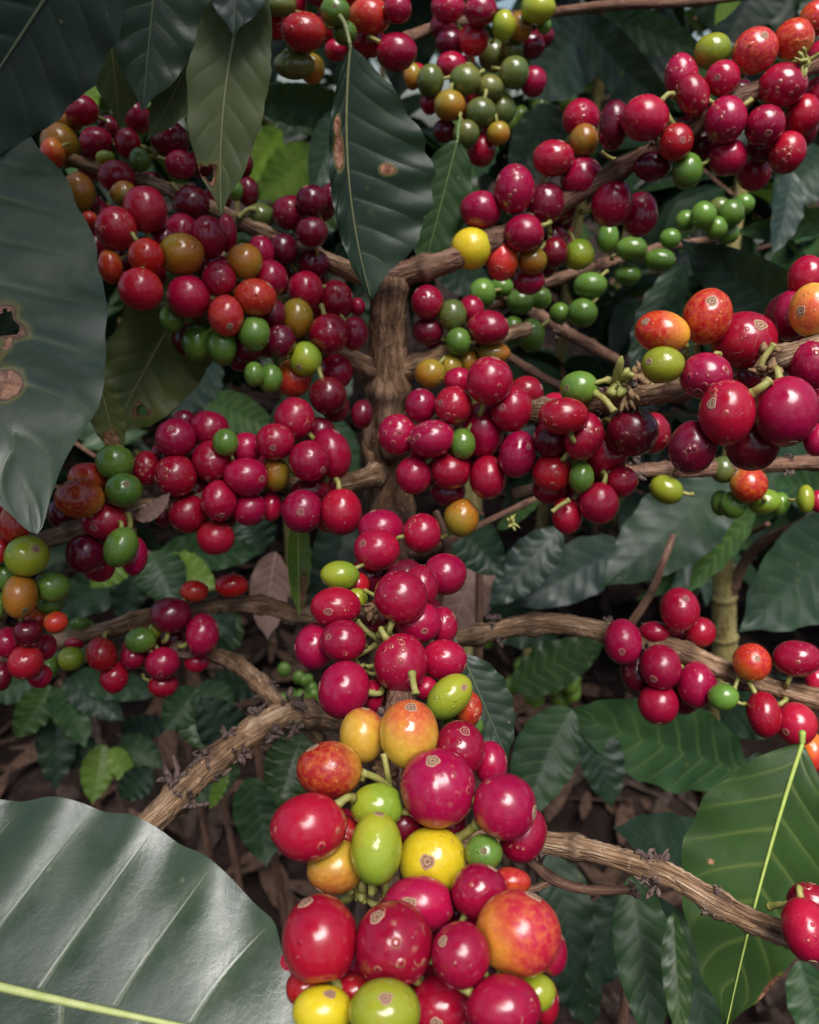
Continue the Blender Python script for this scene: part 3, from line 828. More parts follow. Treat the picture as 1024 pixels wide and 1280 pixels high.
M_UNRIPE = cherry_mat('berry_unripe', (.10, .19, .03), (.16, .25, .035), -1, 1, speck=.2)
far_bunch(690, 850, .62, 26, 30, 26, 22, 1, 'small unripe green berries clustered behind the front chain')
far_bunch(640, 130, .62, 24, 34, 30, 24, 4, 'blurred green berries on the shrub behind the top centre')
far_bunch(378, 858, .62, 14, 13, 14, 17, 2, 'tiny green berries in a tight clump behind the low thick branch')

# ------------------------------------------------------------------ the fruiting shrub: trunk and side branches
TP = at(488, 350, .335)
# the trunk stands straight up from the ground
down = np.array([0, 0, -1.0])
tb = np.array([TP[0] + .012, TP[1] + .01, -.02])
main = empty('coffee_shrub', (tb[0], tb[1], 0))
tag(main, 'fruiting coffee shrub with a rough brown trunk and side branches loaded with ripe cherries', 'coffee shrub')

def trunk():
    Q = [at(487, 345, .335), at(484, 400, .341), at(485, 470, .349), at(481, 560, .362), at(486, 650, .375)]
    e = Q[-1]; Q += [e + (tb - e) * .33, e + (tb - e) * .66, tb]
    Rr = np.array([.0070, .0078, .0088, .0096, .0105, .012, .014, .017])
    Q = np.hstack([np.array(Q), Rr[:, None]])
    n = 420
    C4 = catmull(Q, n); C, R = C4[:, :3], C4[:, 3]
    s = np.concatenate([[0], np.cumsum(np.linalg.norm(np.diff(C, axis=0), axis=1))])
    r = np.random.default_rng(3)
    sides = 40
    a = np.linspace(0, 2 * math.pi, sides, endpoint=False)
    m = np.ones((n, sides)); dark = np.zeros(n)
    for k in range(7):
        fq = int(r.integers(3, 11))
        m += .028 * np.sin(fq * a[None] + r.uniform(0, 6) + 1.4 * np.sin(s[:, None] / r.uniform(.008, .05) + r.uniform(0, 6)))
    m += .022 * r.standard_normal((n, sides))
    for q in (.004, .048, .105):
        m += (.22 * np.exp(-((s - q) / .0045) ** 2))[:, None]; dark += .8 * np.exp(-((s - q - .002) / .003) ** 2)
    V, f, al, ca, sa = tube(C, R, sides, m)
    o = mesh_obj('trunk', V, f, M_BARKT, main, C[0], {'along': al, 'ca': ca, 'sa': sa, 'dark': np.concatenate([np.repeat(np.clip(dark, 0, 1), sides), [0, 0]])})
    # strips of bark peeling off
    for i in range(9):
        k = int(r.integers(6, 150)); T = unit(C[k + 3] - C[k]); th = r.uniform(-1.2, 1.2)
        vz = unit(CAM - C[k]); vz = unit(vz - T * (vz @ T)); vs = np.cross(T, vz)
        dr = vz * math.cos(th) + vs * math.sin(th)
        L = r.uniform(.006, .018); W = r.uniform(.0012, .003)
        t = np.linspace(0, 1, 8)
        cen = C[k][None] + dr[None] * (R[k] * 1.02 + (.0022 * t ** 2 * r.uniform(.3, 1))[:, None]) + T[None] * (L * t)[:, None]
        sd = np.cross(T, dr)
        wv = W * (1 - .6 * t) * (1 + .2 * r.standard_normal(8))
        Vv = np.concatenate([cen - sd * wv[:, None] * .5, cen + dr * .0004, cen + sd * wv[:, None] * .5]).reshape(3, 8, 3).transpose(1, 0, 2).reshape(-1, 3)
        nv = len(Vv)
        mesh_obj('bark_strip', Vv, grid_faces(8, 3), M_BARK, o, C[k], {'along': np.repeat(t * L, 3) + i, 'ca': np.tile([-.5, 0, .5], 8), 'sa': np.zeros(nv), 'dark': np.zeros(nv)})
trunk()

B = lambda P, w_, **k: branch(main, P, w_, **k)
B([(482, 352, .338), (520, 338, .333), (570, 322, .330), (640, 288, .333), (710, 250, .333), (780, 208, .322), (840, 176, .312), (920, 126, .305), (1000, 88, .30), (1060, 60, .30)], (32, 28, 24, 22, 21, 20), seed=1, tufts=(.62, .9), tsize=.9, mat=M_TWIG)
B([(492, 352, .338), (440, 338, .338), (380, 314, .338), (300, 276, .335), (220, 240, .335), (140, 215, .338), (60, 190, .34)], (28, 22, 19, 17, 14), seed=2, tufts=(.3,))
B([(486, 478, .352), (455, 458, .345), (415, 440, .338), (350, 420, .325), (290, 405, .315), (220, 380, .312)], (34, 26, 23, 20, 18), seed=3)
B([(484, 470, .352), (520, 456, .347), (560, 438, .345), (610, 424, .348), (660, 410, .36)], (34, 27, 22, 18), seed=4)
B([(486, 560, .36), (540, 545, .315), (610, 520, .292), (700, 512, .278), (770, 500, .268), (850, 487, .245), (930, 462, .224), (1000, 440, .212), (1060, 420, .208)], (32, 28, 26, 26, 28, 30), seed=5, tufts=(.56, .60, .66, .80), tsize=1.0)
B([(640, 618, .315), (720, 600, .325), (800, 588, .33), (860, 588, .335), (950, 582, .335), (1050, 576, .335)], (14, 18, 19, 19), seed=6, tufts=(.40, .86), mat=M_TWIG)
B([(484, 590, .365), (430, 604, .33), (330, 612, .315), (205, 632, .305), (130, 652, .297), (60, 674, .29), (-30, 700, .285)], (28, 23, 22, 23, 25), seed=7, tufts=(.62,), tsize=.7)
B([(486, 760, .40), (380, 768, .372), (330, 757, .362), (270, 756, .356), (190, 770, .350), (130, 788, .345), (70, 804, .345), (-20, 826, .345)], (23, 22, 21, 21, 19), seed=8, tufts=(.28, .46, .6), tsize=.8)
B([(238, 812, .365), (265, 818, .36), (295, 830, .355), (330, 862, .340), (352, 886, .322), (372, 905, .31)], (14, 20, 22, 22), seed=9, tufts=(.6,), tsize=.8)
B([(470, 900, .325), (420, 898, .315), (360, 893, .30), (300, 926, .285), (250, 968, .272), (205, 1012, .262), (165, 1050, .255), (110, 1105, .25), (40, 1180, .245)], (28, 31, 34, 35, 36), seed=10, tufts=(.27, .36, .44, .52, .60), tsize=1.25, node_every=.020, rough=.16)
B([(352, 890, .305), (380, 905, .31), (398, 925, .315)], (20, 14), seed=21, node_every=.05)
B([(486, 800, .385), (575, 797, .335), (640, 784, .325), (700, 779, .318), (760, 790, .312), (830, 806, .306), (900, 835, .302), (960, 856, .298), (1060, 884, .295)], (23, 25, 26, 25, 25, 24), seed=11, tufts=(.36, .58, .64), tsize=.9)
B([(508, 1035, .206), (560, 1045, .226), (640, 1050, .24), (700, 1057, .236), (760, 1070, .230), (840, 1095, .222), (900, 1130, .216), (960, 1160, .213), (1040, 1185, .21)], (22, 25, 27, 27, 27, 29, 28), seed=12, tufts=(.23, .42, .64, .67, .78), tsize=1.15, node_every=.02, rough=.14)
B([(648, 1062, .245), (690, 1098, .243), (735, 1112, .24), (795, 1112, .238)], (9, 12, 11, 10), seed=13, mat=M_TWIG, tufts=(.98,), tsize=2.0)
B([(690, 1100, .243), (672, 1110, .243), (655, 1112, .243)], (10, 8), seed=22, mat=M_TWIG)
B([(486, 690, .38), (530, 692, .365), (570, 672, .36), (650, 632, .37), (700, 610, .38)], (10, 10, 8, 6), seed=14, mat=M_TWIG)
B([(545, 640, .35), (556, 668, .345), (558, 700, .345), (548, 760, .35)], (9, 10, 8), seed=15, mat=M_TWIG)
B([(600, 350, .46), (670, 392, .44), (720, 422, .43), (775, 452, .42)], (13, 15, 13), seed=16, mat=M_TWIG, tufts=(.6,))
B([(590, 410, .47), (640, 448, .46), (700, 482, .45), (760, 500, .45)], (9, 11, 9), seed=17, mat=M_TWIG)
B([(610, 385, .46), (690, 352, .435), (760, 328, .43), (840, 308, .43), (920, 295, .44)], (12, 14, 12, 9), seed=18, mat=M_TWIG, tufts=(.45, .8))
B([(490, 640, .37), (492, 690, .31), (497, 760, .262), (500, 830, .246), (500, 900, .222), (505, 980, .212), (512, 1060, .200), (520, 1140, .190), (530, 1240, .182), (540, 1330, .175)], (32, 30, 32, 34, 36, 38), seed=19, tufts=(.22, .35, .42, .55, .66, .78), tsize=.7, mat=M_TWIG)
# flower remains and bud clumps where the bunches join the wood
def tuft_at(px, py, d, size, seed, mat, n=10, name='bud_scale'):
    return bud_tuft(main, at(px, py, d), size * d / F, seed, n, mat, name)
for i, (px, py, d, s) in enumerate([(775, 478, .262, 26), (790, 492, .26, 20), (800, 470, .262, 18), (820, 488, .256, 16), (955, 440, .212, 22), (965, 466, .206, 20), (640, 655, .27, 12), (850, 582, .325, 14), (838, 168, .306, 16),
                                    (1010, 75, .293, 16), (450, 800, .25, 18), (470, 760, .255, 18), (455, 835, .245, 16), (478, 965, .196, 22), (495, 1050, .184, 26), (450, 1110, .178, 30), (610, 1140, .170, 26), (480, 905, .21, 16)]):
    tuft_at(px, py, d, s, 200 + i, M_STALKB if i % 3 else M_STALK)
# green stalks that show between the fruit
def stalk_at(P, w_, seed=0):
    Q = np.array([at(*p) for p in P]); d = P[0][2]
    C = catmull(Q, 14)
    R = np.interp(np.linspace(0, 1, 14), [0, .15, .85, 1], np.array([1.25, .95, 1, 1.35]) * w_ * .5 * d / F)
    V, f, *_ = tube(C, R, 10)
    mesh_obj('fruit_stalk', V, f, M_STALK, main, C[0])
for P, w_ in [([(453, 966, .180), (470, 972, .182), (486, 984, .186)], 9), ([(480, 942, .185), (484, 965, .184), (488, 990, .188)], 8), ([(483, 1120, .172), (482, 1108, .171), (480, 1096, .170)], 9), ([(573, 1048, .181), (585, 1040, .179), (597, 1030, .177)], 12),
              ([(497, 775, .246), (485, 785, .247), (474, 795, .250)], 10), ([(520, 868, .214), (517, 855, .216), (515, 842, .22)], 9), ([(446, 776, .25), (460, 790, .25), (472, 798, .25)], 7), ([(440, 823, .246), (455, 815, .247), (470, 806, .25)], 7),
              ([(768, 515, .256), (756, 500, .258), (744, 492, .262)], 9), ([(855, 440, .222), (862, 448, .223), (868, 458, .226)], 9), ([(871, 430, .224), (872, 442, .225), (874, 456, .228)], 8), ([(962, 476, .196), (952, 484, .196), (940, 492, .198)], 11), ([(968, 430, .205), (955, 448, .206), (950, 462, .207)], 8),
              ([(937, 853, .29), (942, 862, .288), (946, 870, .287)], 6), ([(918, 862, .29), (922, 850, .291), (926, 840, .293)], 5), ([(985, 1132, .203), (975, 1131, .205), (962, 1133, .208)], 9), ([(830, 135, .302), (838, 150, .303), (846, 160, .305)], 7), ([(752, 190, .325), (760, 196, .326), (768, 200, .328)], 5), ([(298, 272, .33), (310, 262, .33), (320, 262, .33)], 6),
              ([(640, 1180, .1705), (622, 1128, .172), (610, 1120, .175)], 10), ([(480, 750, .256), (470, 745, .257), (456, 738, .26)], 5), ([(160, 640, .292), (163, 655, .293), (160, 668, .294)], 7), ([(690, 640, .268), (700, 632, .268), (712, 625, .268)], 6)]:
    stalk_at(P, w_)

# ------------------------------------------------------------------ the big leaves, each a thing of its own
G = 'large coffee leaves'
make_leaf((-78, 110, .268), (46, 668, .222), 152, 150, 'grey', 'big grey-green leaf with an orange-brown blotch and holes at the photo edge', petiole=(-70, -20, .25), roll=-8, bow=(8, -10), fold=.08, wave=.025, quilt=.06, nv=9, ew=.4,
          holes=[(.575, -.17, .024, .085), (.63, .0, .02, .045)], brown=[(.70, -.06, .032, .16), (.62, -.14, .012, .04)], hi=True, p=.62, k=.9, slant=.13, group=G, acum=.80)
make_leaf((135, -120, .25), (-85, 215, .255), 92, 96, 'blue', 'dark bluish glossy leaf in the upper corner above the grey leaf', roll=5, bow=(0, -6), hi=True, petiole=(160, -160, .25), group=G, fold=.06, quilt=.03, wave=.03)
make_leaf((120, -120, .285), (150, 160, .30), 62, 48, 'under', 'dark green hanging leaf beside the bluish corner leaf', roll=20, petiole=(130, -160, .28), group=G)
make_leaf((205, -140, .275), (178, 140, .285), 66, 60, 'dark', 'nearly black hanging leaf in the middle of the top hanging leaves', roll=0, petiole=(210, -180, .28), group=G)
make_leaf((255, -30, .29), (182, 178, .30), 34, 32, 'under', 'slim olive-green hanging leaf pointing at the shaded bunch', roll=-15, petiole=(262, -70, .28), group=G, bow=(-14, 0))
make_leaf((322, -60, .262), (277, 272, .268), 52, 46, 'under', 'pale green drooping leaf with a small hole near its tip', roll=-8, bow=(16, 0), holes=[(.84, .62, .025, .32)], hi=True, petiole=(330, -110, .27), group=G, k=.95, fold=.12)
make_leaf((300, -130, .25), (292, 46, .255), 50, 46, 'blue', 'dark pointed leaf tip poking down from the top edge', petiole=(300, -160, .25), group=G)
make_leaf((272, -60, .31), (250, 130, .315), 46, 40, 'dark', 'black-green leaf hidden behind the pale drooping leaf', petiole=(275, -100, .3), group=G)
make_leaf((438, 57, .268), (464, 374, .285), 108, 24, 'dark', 'dark hanging leaf with two brown scorched spots in front of the trunk', roll=16, bow=(14, -6), fold=.10, wave=.03, quilt=.015, hi=True, rib='under', ribw=.8,
          brown=[(.40, .45, .065, .26), (.30, .55, .04, .2), (.47, -.46, .024, .095)], petiole=(425, 20, .275), group=G, k=1.0, p=.70)
make_leaf((572, 175, .33), (528, 345, .345), 34, 36, 'mid', 'dim green leaf behind the spotted leaf', roll=10, petiole=(575, 150, .34), group=G)
make_leaf((252, 345, .325), (138, 548, .315), 66, 54, 'olive', 'dull olive leaf with a dark hole behind the grey leaf', roll=-6, bow=(4, 0), hi=True, holes=[(.80, -.42, .025, .16)], petiole=(275, 315, .33), group=G, k=.8, p=.6, fold=.06, brown=[(.97, 0, .04, .6)])
make_leaf((122, 470, .30), (150, 575, .305), 20, 22, 'olive', 'small pale leaf tucked behind the edge of the grey leaf', roll=0, petiole=(118, 450, .31), group=G, brown=[(.75, .2, .12, .6)])
make_leaf((-330, 1150, .160), (420, 1320, .150), 232, 150, 'grey', 'huge glossy leaf with a pale midrib in the bottom corner', roll=9, bow=(6, -8), fold=.05, wave=.03, quilt=.016, ew=.2, hi=True, rib='bright', ribw=1.25, nv=8, petiole=(-400, 1130, .16), group=G, k=.92, p=.62, slant=.09)
make_leaf((1003, 930, .262), (905, 1300, .235), 76, 100, 'green', 'broad green leaf with a bright midrib and yellowing edge behind the low branch', roll=-16, bow=(6, -4), fold=.12, wave=.035, quilt=.018, ew=.4, hi=True, rib='green', ribw=.95, nv=8, petiole=(1003, 918, .263), group=G,
          brown=[(.80, -.97, .05, .10), (.62, -.3, .012, .04), (.5, .62, .010, .04)], k=.86, p=1.0)
make_leaf((578, 818, .262), (635, 950, .255), 36, 28, 'dark', 'dark leaf standing close behind the lime-green cherry of the front chain', roll=10, petiole=(560, 800, .27), group=G)
make_leaf((372, 640, .355), (374, 772, .352), 16, 14, 'lime', 'narrow yellow-green leaf with a brown scar under the trunk group', roll=10, brown=[(.75, -.5, .16, .4)], petiole=(372, 622, .355), group=G)
# dry sheaths on the left branch
make_leaf((170, 648, .296), (213, 615, .292), 9, 12, 'dead', 'dry papery leaf sheath on the branch beside the crimson bunch', 'dead_leaf', None, 10, (4, 4), group='dry leaves')
make_leaf((215, 800, .345), (243, 822, .34), 9, 8, 'dead', 'small curled dry sheath on the low side branch', 'dead_leaf', None, 10, (4, 4), group='dry leaves')
# ------------------------------------------------------------------ cherries
# bunch | where (words for the labels) | depth by picture row (y0 d0 y1 d1) | rows: x y w h colour layer [rot] [@cx,cy position of the scar]
BUNCHES = [
("shaded bunch under the hanging leaves", (100, .335, 260, .325), """
102 138 42 38 c 1;76 182 50 55 a 1;66 191 30 37 o 0;86 150 40 30 a 2;68 133 20 25 o 3;121 178 42 38 c 1;170 145 30 38 c 1;160 180 32 38 c 1
175 200 26 30 g 0;132 197 25 18 l 0;146 221 46 40 c 0;212 174 48 46 d 1;226 206 38 36 c 1;240 256 46 46 d 1;222 240 28 24 g 2
303 205 26 36 d 2;310 240 26 36 d 2;294 238 20 26 g 1;325 270 36 30 e 2;190 232 34 34 d 3;200 120 28 30 d 3;250 205 34 34 d 3;136 160 28 30 d 3"""),
('bright bunch beside the grey leaf', (240, .30, 360, .285), """
99 240 40 48 a 1;112 274 20 20 o 2;155 243 34 32 a 1;182 262 53 58 r 0;145 286 51 53 r 0;183 321 44 45 r 0;227 318 56 51 a 0;138 333 30 42 o 1
176 362 54 52 r 0;260 297 44 52 c 1;284 292 24 46 c 2;206 300 36 36 d 3;120 310 30 40 d 3;150 330 34 36 d 3"""),
('mixed bunch above the olive leaf', (320, .30, 480, .295), """
236 371 53 52 c 0;274 349 41 44 c 0;306 327 43 44 a 0;283 395 43 49 o 0 0 @287,408;319 372 51 45 o 0;338 348 42 44 c 1;326 315 32 40 c 2
278 433 34 46 g 1;247 429 36 46 g 2;318 417 38 42 g 1;309 435 36 34 d 2;215 399 30 34 g 1;318 468 24 30 g 2;338 473 30 34 g 2;351 426 36 38 d 2;340 392 34 36 d 3;260 330 36 36 d 3"""),
("dark bunch against the trunk's fork", (240, .325, 500, .315), """
382 363 43 46 c 1;371 398 40 47 a 0;420 376 42 48 c 1;447 384 18 22 c 2;412 417 47 47 c 0;443 417 32 40 c 1;382 449 39 41 l 0 0 @373,459
367 473 42 46 o 1;410 495 44 45 d 0;353 312 38 38 d 1;363 266 44 42 d 1;390 251 38 38 d 0;390 290 38 36 d 0;414 246 28 32 d 2;392 330 38 36 d 2;350 350 36 36 d 3"""),
('bunch above the spotted leaf', (0, .315, 90, .315), """
380 40 54 48 r 0;419 14 36 36 g 0 0 @419,8;431 41 30 30 g 0;463 20 50 46 o 1;497 11 34 36 c 1;496 65 48 46 c 1;462 53 40 36 c 2;368 81 50 36 e 1
390 86 30 38 a 2;345 6 50 30 e 1;347 32 26 36 r 2;400 -12 40 40 d 2;445 -14 40 40 c 2"""),
('shaded green bunch at the top centre', (0, .40, 200, .39), """
560 9 40 40 c 1;601 13 40 38 c 0 0 @600,12;673 10 42 40 l 0;630 32 28 38 l 0;650 34 30 36 a 1;592 50 36 40 r 1;563 53 36 36 d 2;564 82 36 34 c 1
582 100 38 38 e 0;538 101 32 40 e 0;562 132 37 38 a 0;601 141 37 37 e 0;583 168 31 35 e 0;611 110 36 32 e 1;617 70 36 40 e 2;643 91 36 40 e 1
667 102 32 38 c 1;623 167 28 30 a 1;602 187 34 42 c 1;626 138 36 40 e 2;516 96 22 32 a 1;556 164 28 30 d 2;664 57 34 34 d 2;680 32 18 22 g 1;537 128 22 30 c 2;640 62 30 30 e 2;590 120 30 30 d 3"""),
('loose bunch along the upper branch', (130, .325, 380, .335), """
726 148 45 48 c 1;730 176 36 41 a 0;692 198 50 44 r 0;727 222 51 50 c 0;765 254 50 58 c 0;800 269 44 54 c 1;643 237 48 60 c 0;601 263 50 46 c 0
682 255 46 52 d 2;655 292 48 46 c 0;690 300 36 40 d 2;589 311 48 50 y 0;628 326 39 49 o 0;665 326 36 34 a 1;661 351 38 34 c 1;693 316 34 38 d 1;724 318 36 38 l 1;700 275 34 34 d 3"""),
('dense bunch at the top corner', (20, .30, 240, .30), """
767 157 38 60 d 1;806 148 58 56 c 0;845 178 42 46 r 0 0 @853,175;815 208 46 36 d 2;859 214 38 44 g 1;852 98 42 60 c 1 -20;866 118 40 56 c 0 -30;903 98 43 44 c 0 0 @897,97
891 64 46 45 l 1;944 64 56 58 p 0 0 @952,46;992 49 51 53 p 0 0 ^-.6,-.8;1018 24 40 46 o 1;978 107 62 54 c 0 0 @1002,96;907 150 52 58 c 0;956 157 50 50 c 0 0 @962,166
1003 145 46 52 c 1;1022 119 40 44 c 1;910 197 48 46 c 1;984 191 46 52 c 1;943 215 42 48 c 2;953 184 40 40 d 2;925 120 40 40 d 3;1030 70 44 44 c 3"""),
("blurred green bunch behind upper branch", (260, .40, 440, .40), """
760 298 26 36 g 1;790 311 38 30 g 0;825 325 38 28 g 0;785 344 32 26 g 1;738 357 40 32 g 0;728 391 36 34 g 0;664 419 32 40 g 0;642 414 26 36 g 1
651 377 34 30 g 1;676 373 26 26 g 1;627 359 28 24 g 2;603 367 32 36 g 1;838 298 26 24 g 1;879 269 32 34 g 1;895 285 28 28 g 1;914 267 32 34 g 1;910 292 28 26 g 1;857 276 24 26 g 2;930 255 26 26 g 2;700 392 26 26 g 2"""),
('small bunch beside the upper trunk', (360, .335, 480, .33), """
534 378 38 41 c 0;535 414 38 34 d 1;565 394 34 38 e 0;589 386 30 32 c 1;610 410 50 41 c 0;573 427 31 33 g 0;616 442 42 28 a 1;538 467 36 35 a 1;563 460 28 34 a 2;585 452 26 30 a 2;590 430 26 30 d 3"""),
("big bunch directly beside the trunk", (450, .275, 620, .275), """
612 476 54 57 c 0;573 476 34 32 c 2;567 507 44 45 r 0 0 @550,503;526 507 37 40 c 1;639 511 50 54 c 0 0 @628,509;658 490 40 38 c 2;603 538 52 66 c 1;540 548 56 43 c 0 -5
497 543 46 48 c 1;578 555 31 38 g 1;647 568 43 56 c 0 12 @661,558;517 594 42 45 c 1;563 589 48 44 c 1;560 614 40 36 d 2;610 597 43 52 c 1;625 560 40 40 d 3;575 575 40 40 d 3;680 515 36 36 d 3"""),
('bunch around the purple cherry', (480, .265, 640, .27), """
704 520 58 44 c 0;730 546 46 58 c 0 20;724 485 46 40 g 0 0 @708,485;689 549 44 44 d 1;690 590 48 46 r 1;688 612 42 36 c 2;727 597 30 38 g 0;709 645 36 44 c 1
791 540 60 58 d 0;817 541 40 48 c 1;757 568 54 54 c 2;749 629 46 50 c 0;777 602 38 36 c 1;722 620 34 40 d 3;745 590 40 40 d 3"""),
("large sunlit edge bunch", (340, .215, 570, .195), """
828 415 66 50 p 0 12 @806,402;884 396 60 67 p 1 0 @888,376;829 456 52 44 l 0 0 @811,452;930 425 80 66 c 1 0 @948,406;882 470 63 55 c 0 0 @874,491;909 516 67 78 c 0 0 @890,504;982 515 78 84 c 0
866 559 56 64 d 1 15;940 556 64 62 d 2;1014 456 56 64 c 1;1016 388 58 64 m 0 0 @1002,389;1010 347 50 54 c 1;988 394 44 62 c 2;1022 550 34 40 c 1;940 470 44 44 d 3;1040 420 50 50 c 2"""),
('thin sparse row below the edge bunch', (570, .33, 640, .33), """
904 587 32 32 e 1;936 606 45 43 p 0 0 ^.8,.3;833 612 42 33 l 0 25;916 631 32 32 g 1;901 629 24 30 g 2;955 627 42 30 l 1;1007 624 22 34 l 0;1022 627 18 26 c 1;975 630 24 28 g 2"""),
('hanging bunch on the middle branch', (740, .30, 890, .30), """
850 762 47 52 c 0 0 @858,748;875 790 38 37 c 1;779 802 45 54 c 0 0 @777,815;826 834 50 54 c 0 0 @816,849;871 856 47 56 c 0;823 880 49 50 c 0;796 840 40 50 d 1;818 790 38 26 c 1;855 871 40 42 d 2;840 850 36 40 d 3"""),
("sparse group ending the middle branch", (820, .29, 940, .285), """
904 871 38 32 g 0;940 828 46 46 o 0 0 @947,823;996 823 60 44 c 0;955 893 43 56 c 0;995 905 52 53 r 0 0 @982,915;1015 940 40 50 o 2;1020 850 30 34 c 2"""),
('pair at the tip of the low branch', (1100, .20, 1200, .20), """
1008 1162 62 80 c 0;1012 1128 56 50 c 1"""),
("mixed bunch below the grey leaf's tip", (570, .29, 700, .285), """
144 578 46 43 g 1;155 613 45 40 g 0 0 @158,605;110 597 48 36 o 1;100 623 59 46 p 0 0 ^-.8,-.5;132 651 56 45 r 0 0 @118,660;151 684 40 49 g 0 20;107 692 48 48 d 1;168 695 32 46 c 1;76 642 32 36 d 2;120 675 36 36 d 3"""),
("edge group under the grey leaf", (630, .27, 860, .285), """
34 695 54 49 l 0 0 @44,686;25 745 43 54 a 0 0 @32,764;65 733 46 37 g 1;64 754 34 26 g 2;19 654 40 50 p 1 0 ^.2,1;4 632 24 42 c 2;2 687 18 32 r 1;0 757 14 32 g 1;35 791 36 33 d 0;33 828 44 42 r 0
9 803 34 38 c 1;46 774 28 26 o 2;70 778 30 26 o 1;3 845 24 36 d 2;8 720 30 36 g 3;50 845 30 30 c 2"""),
('small bunch on the low side branch', (710, .335, 870, .335), """
100 779 24 16 g 2;89 823 32 29 l 0;63 834 22 29 g 0;127 818 37 43 r 0 -20;143 846 35 40 c 0;167 821 30 30 c 1;176 800 38 31 g 0;194 788 18 20 l 1;214 769 51 43 d 0;253 793 40 50 c 0
218 797 40 40 d 2;203 829 41 39 c 0;204 856 36 31 c 1;243 739 34 26 r 1;290 732 40 28 r 1;246 828 30 24 c 2;94 803 26 18 c 2;186 815 26 26 d 3"""),
("crimson bunch between grey leaf and trunk", (520, .30, 690, .295), """
220 548 49 46 c 0 0 @214,535;262 536 46 43 c 1;282 553 31 33 g 0;183 586 33 42 c 1;220 595 51 50 c 0;265 577 48 49 c 0 0 @264,567;308 561 38 38 c 1;235 642 48 46 c 1
308 596 53 45 c 0 0 @328,599;274 626 42 48 c 0 0 @277,645;312 636 42 40 c 1;270 672 45 42 r 1;339 633 26 36 c 2;204 642 28 32 d 2;230 525 28 24 d 2;245 610 40 40 d 3;205 570 34 34 d 3;290 600 40 40 d 3"""),
('group touching the base of the trunk', (490, .30, 650, .295), """
344 552 46 43 c 0 0 @341,560;368 524 48 51 c 1;387 576 48 48 c 0 0 @404,588;415 567 44 60 c 1 -18;345 593 33 40 a 1;378 639 49 51 c 0 0 @376,640;427 640 48 56 c 0;388 614 44 32 d 2;453 518 26 34 d 2;400 540 36 36 d 3"""),
('upper chain in front of the trunk', (640, .285, 720, .265), """
476 661 53 46 c 1;471 687 54 50 c 0 0 @453,679;528 667 45 47 c 0;577 647 41 45 a 1;556 718 52 49 c 0;425 719 46 34 l 0;446 732 30 34 r 2;446 748 26 24 l 1"""),
('middle chain over the pale stalk', (730, .245, 890, .225), """
501 746 62 62 c 0;526 733 42 50 c 1;523 778 55 50 c 1 0 @531,789;554 782 34 44 c 2;420 759 59 47 c 0 0 @410,765;429 801 54 50 c 0 0 @410,796;393 809 48 52 c 1;501 829 62 70 c 0
555 825 55 48 c 1;430 862 61 68 c 0 15;467 870 24 38 c 2;532 860 30 28 c 2;562 871 62 44 l 0 -42 @581,859;586 886 32 42 o 1;578 908 50 32 g 2"""),
('ripening bunch with the yellow cherries', (900, .19, 1090, .165), """
453 919 54 68 m 1;511 917 71 83 m 0 0 @514,884;574 936 62 70 c 1 0 @582,914;412 962 80 70 p 0 0 ^-.9,.3;547 985 91 97 c 0 0 @541,952;613 954 42 54 c 2;631 1008 78 82 c 0;654 1042 58 72 c 1 20;386 1034 94 84 c 0 -8
472 1008 66 56 l 1;470 1060 62 90 l 0 0 @474,1018;541 1075 82 84 y 0 0 @534,1077;421 1084 72 66 m 1 -20;605 1066 46 46 g 1 0 @605,1064;431 1042 36 44 r 2;505 1030 50 50 d 3;560 1030 50 50 d 3"""),
('lowest bunch at the picture bottom', (1100, .158, 1270, .150), """
599 1114 70 70 c 1;525 1130 86 70 c 1 0 @511,1129;400 1174 92 112 c 0 -12 @379,1131;492 1180 94 108 c 0 0 @470,1149;576 1194 72 82 c 0 0 @553,1178;648 1166 104 108 p 0 0 @672,1122;638 1102 50 36 o 2;687 1188 44 62 c 1 0 @706,1172
404 1264 74 66 y 0 0 @412,1245;482 1264 86 82 l 0 0 @482,1250;550 1258 78 78 c 1 0 @545,1276;629 1260 94 84 c 0;670 1240 50 50 l 2;681 1250 36 62 c 2;384 1235 54 50 r 1;443 1239 54 44 r 2;363 1204 44 54 r 2;540 1240 70 70 d 3;450 1200 70 70 d 3;600 1170 60 60 d 3"""),
]

CH = []
for bi, (where, (y0, d0, y1, d1), rows) in enumerate(BUNCHES):
    for ent in rows.replace('\n', ';').split(';'):
        q = ent.split()
        if not q: continue
        sc = None; rot = 0.0; bd_v = None
        for e in q[6:]:
            if e.startswith('^'): bd_v = tuple(float(v) for v in e[1:].split(','))
            elif e.startswith('@'): sc = tuple(float(v) for v in e[1:].split(','))
            else: rot = float(e)
        x, y, w_, h_ = map(float, q[:4])
        lay = int(q[5])
        d = d0 + (d1 - d0) * min(1.2, max(-.2, (y - y0) / (y1 - y0)))
        if bi >= len(BUNCHES) - 2: w_, h_ = w_ * .965, h_ * .965
        px = .5 * (w_ + h_)
        CH.append(dict(x=x, y=y, w=w_ * 1.09, h=h_ * 1.09, rot=rot, c=q[4], lay=lay, b=bi, sc=sc, bv=bd_v, d=d + lay * .58 * px * d / F, px=.25 * (w_ + h_) * 1.09))

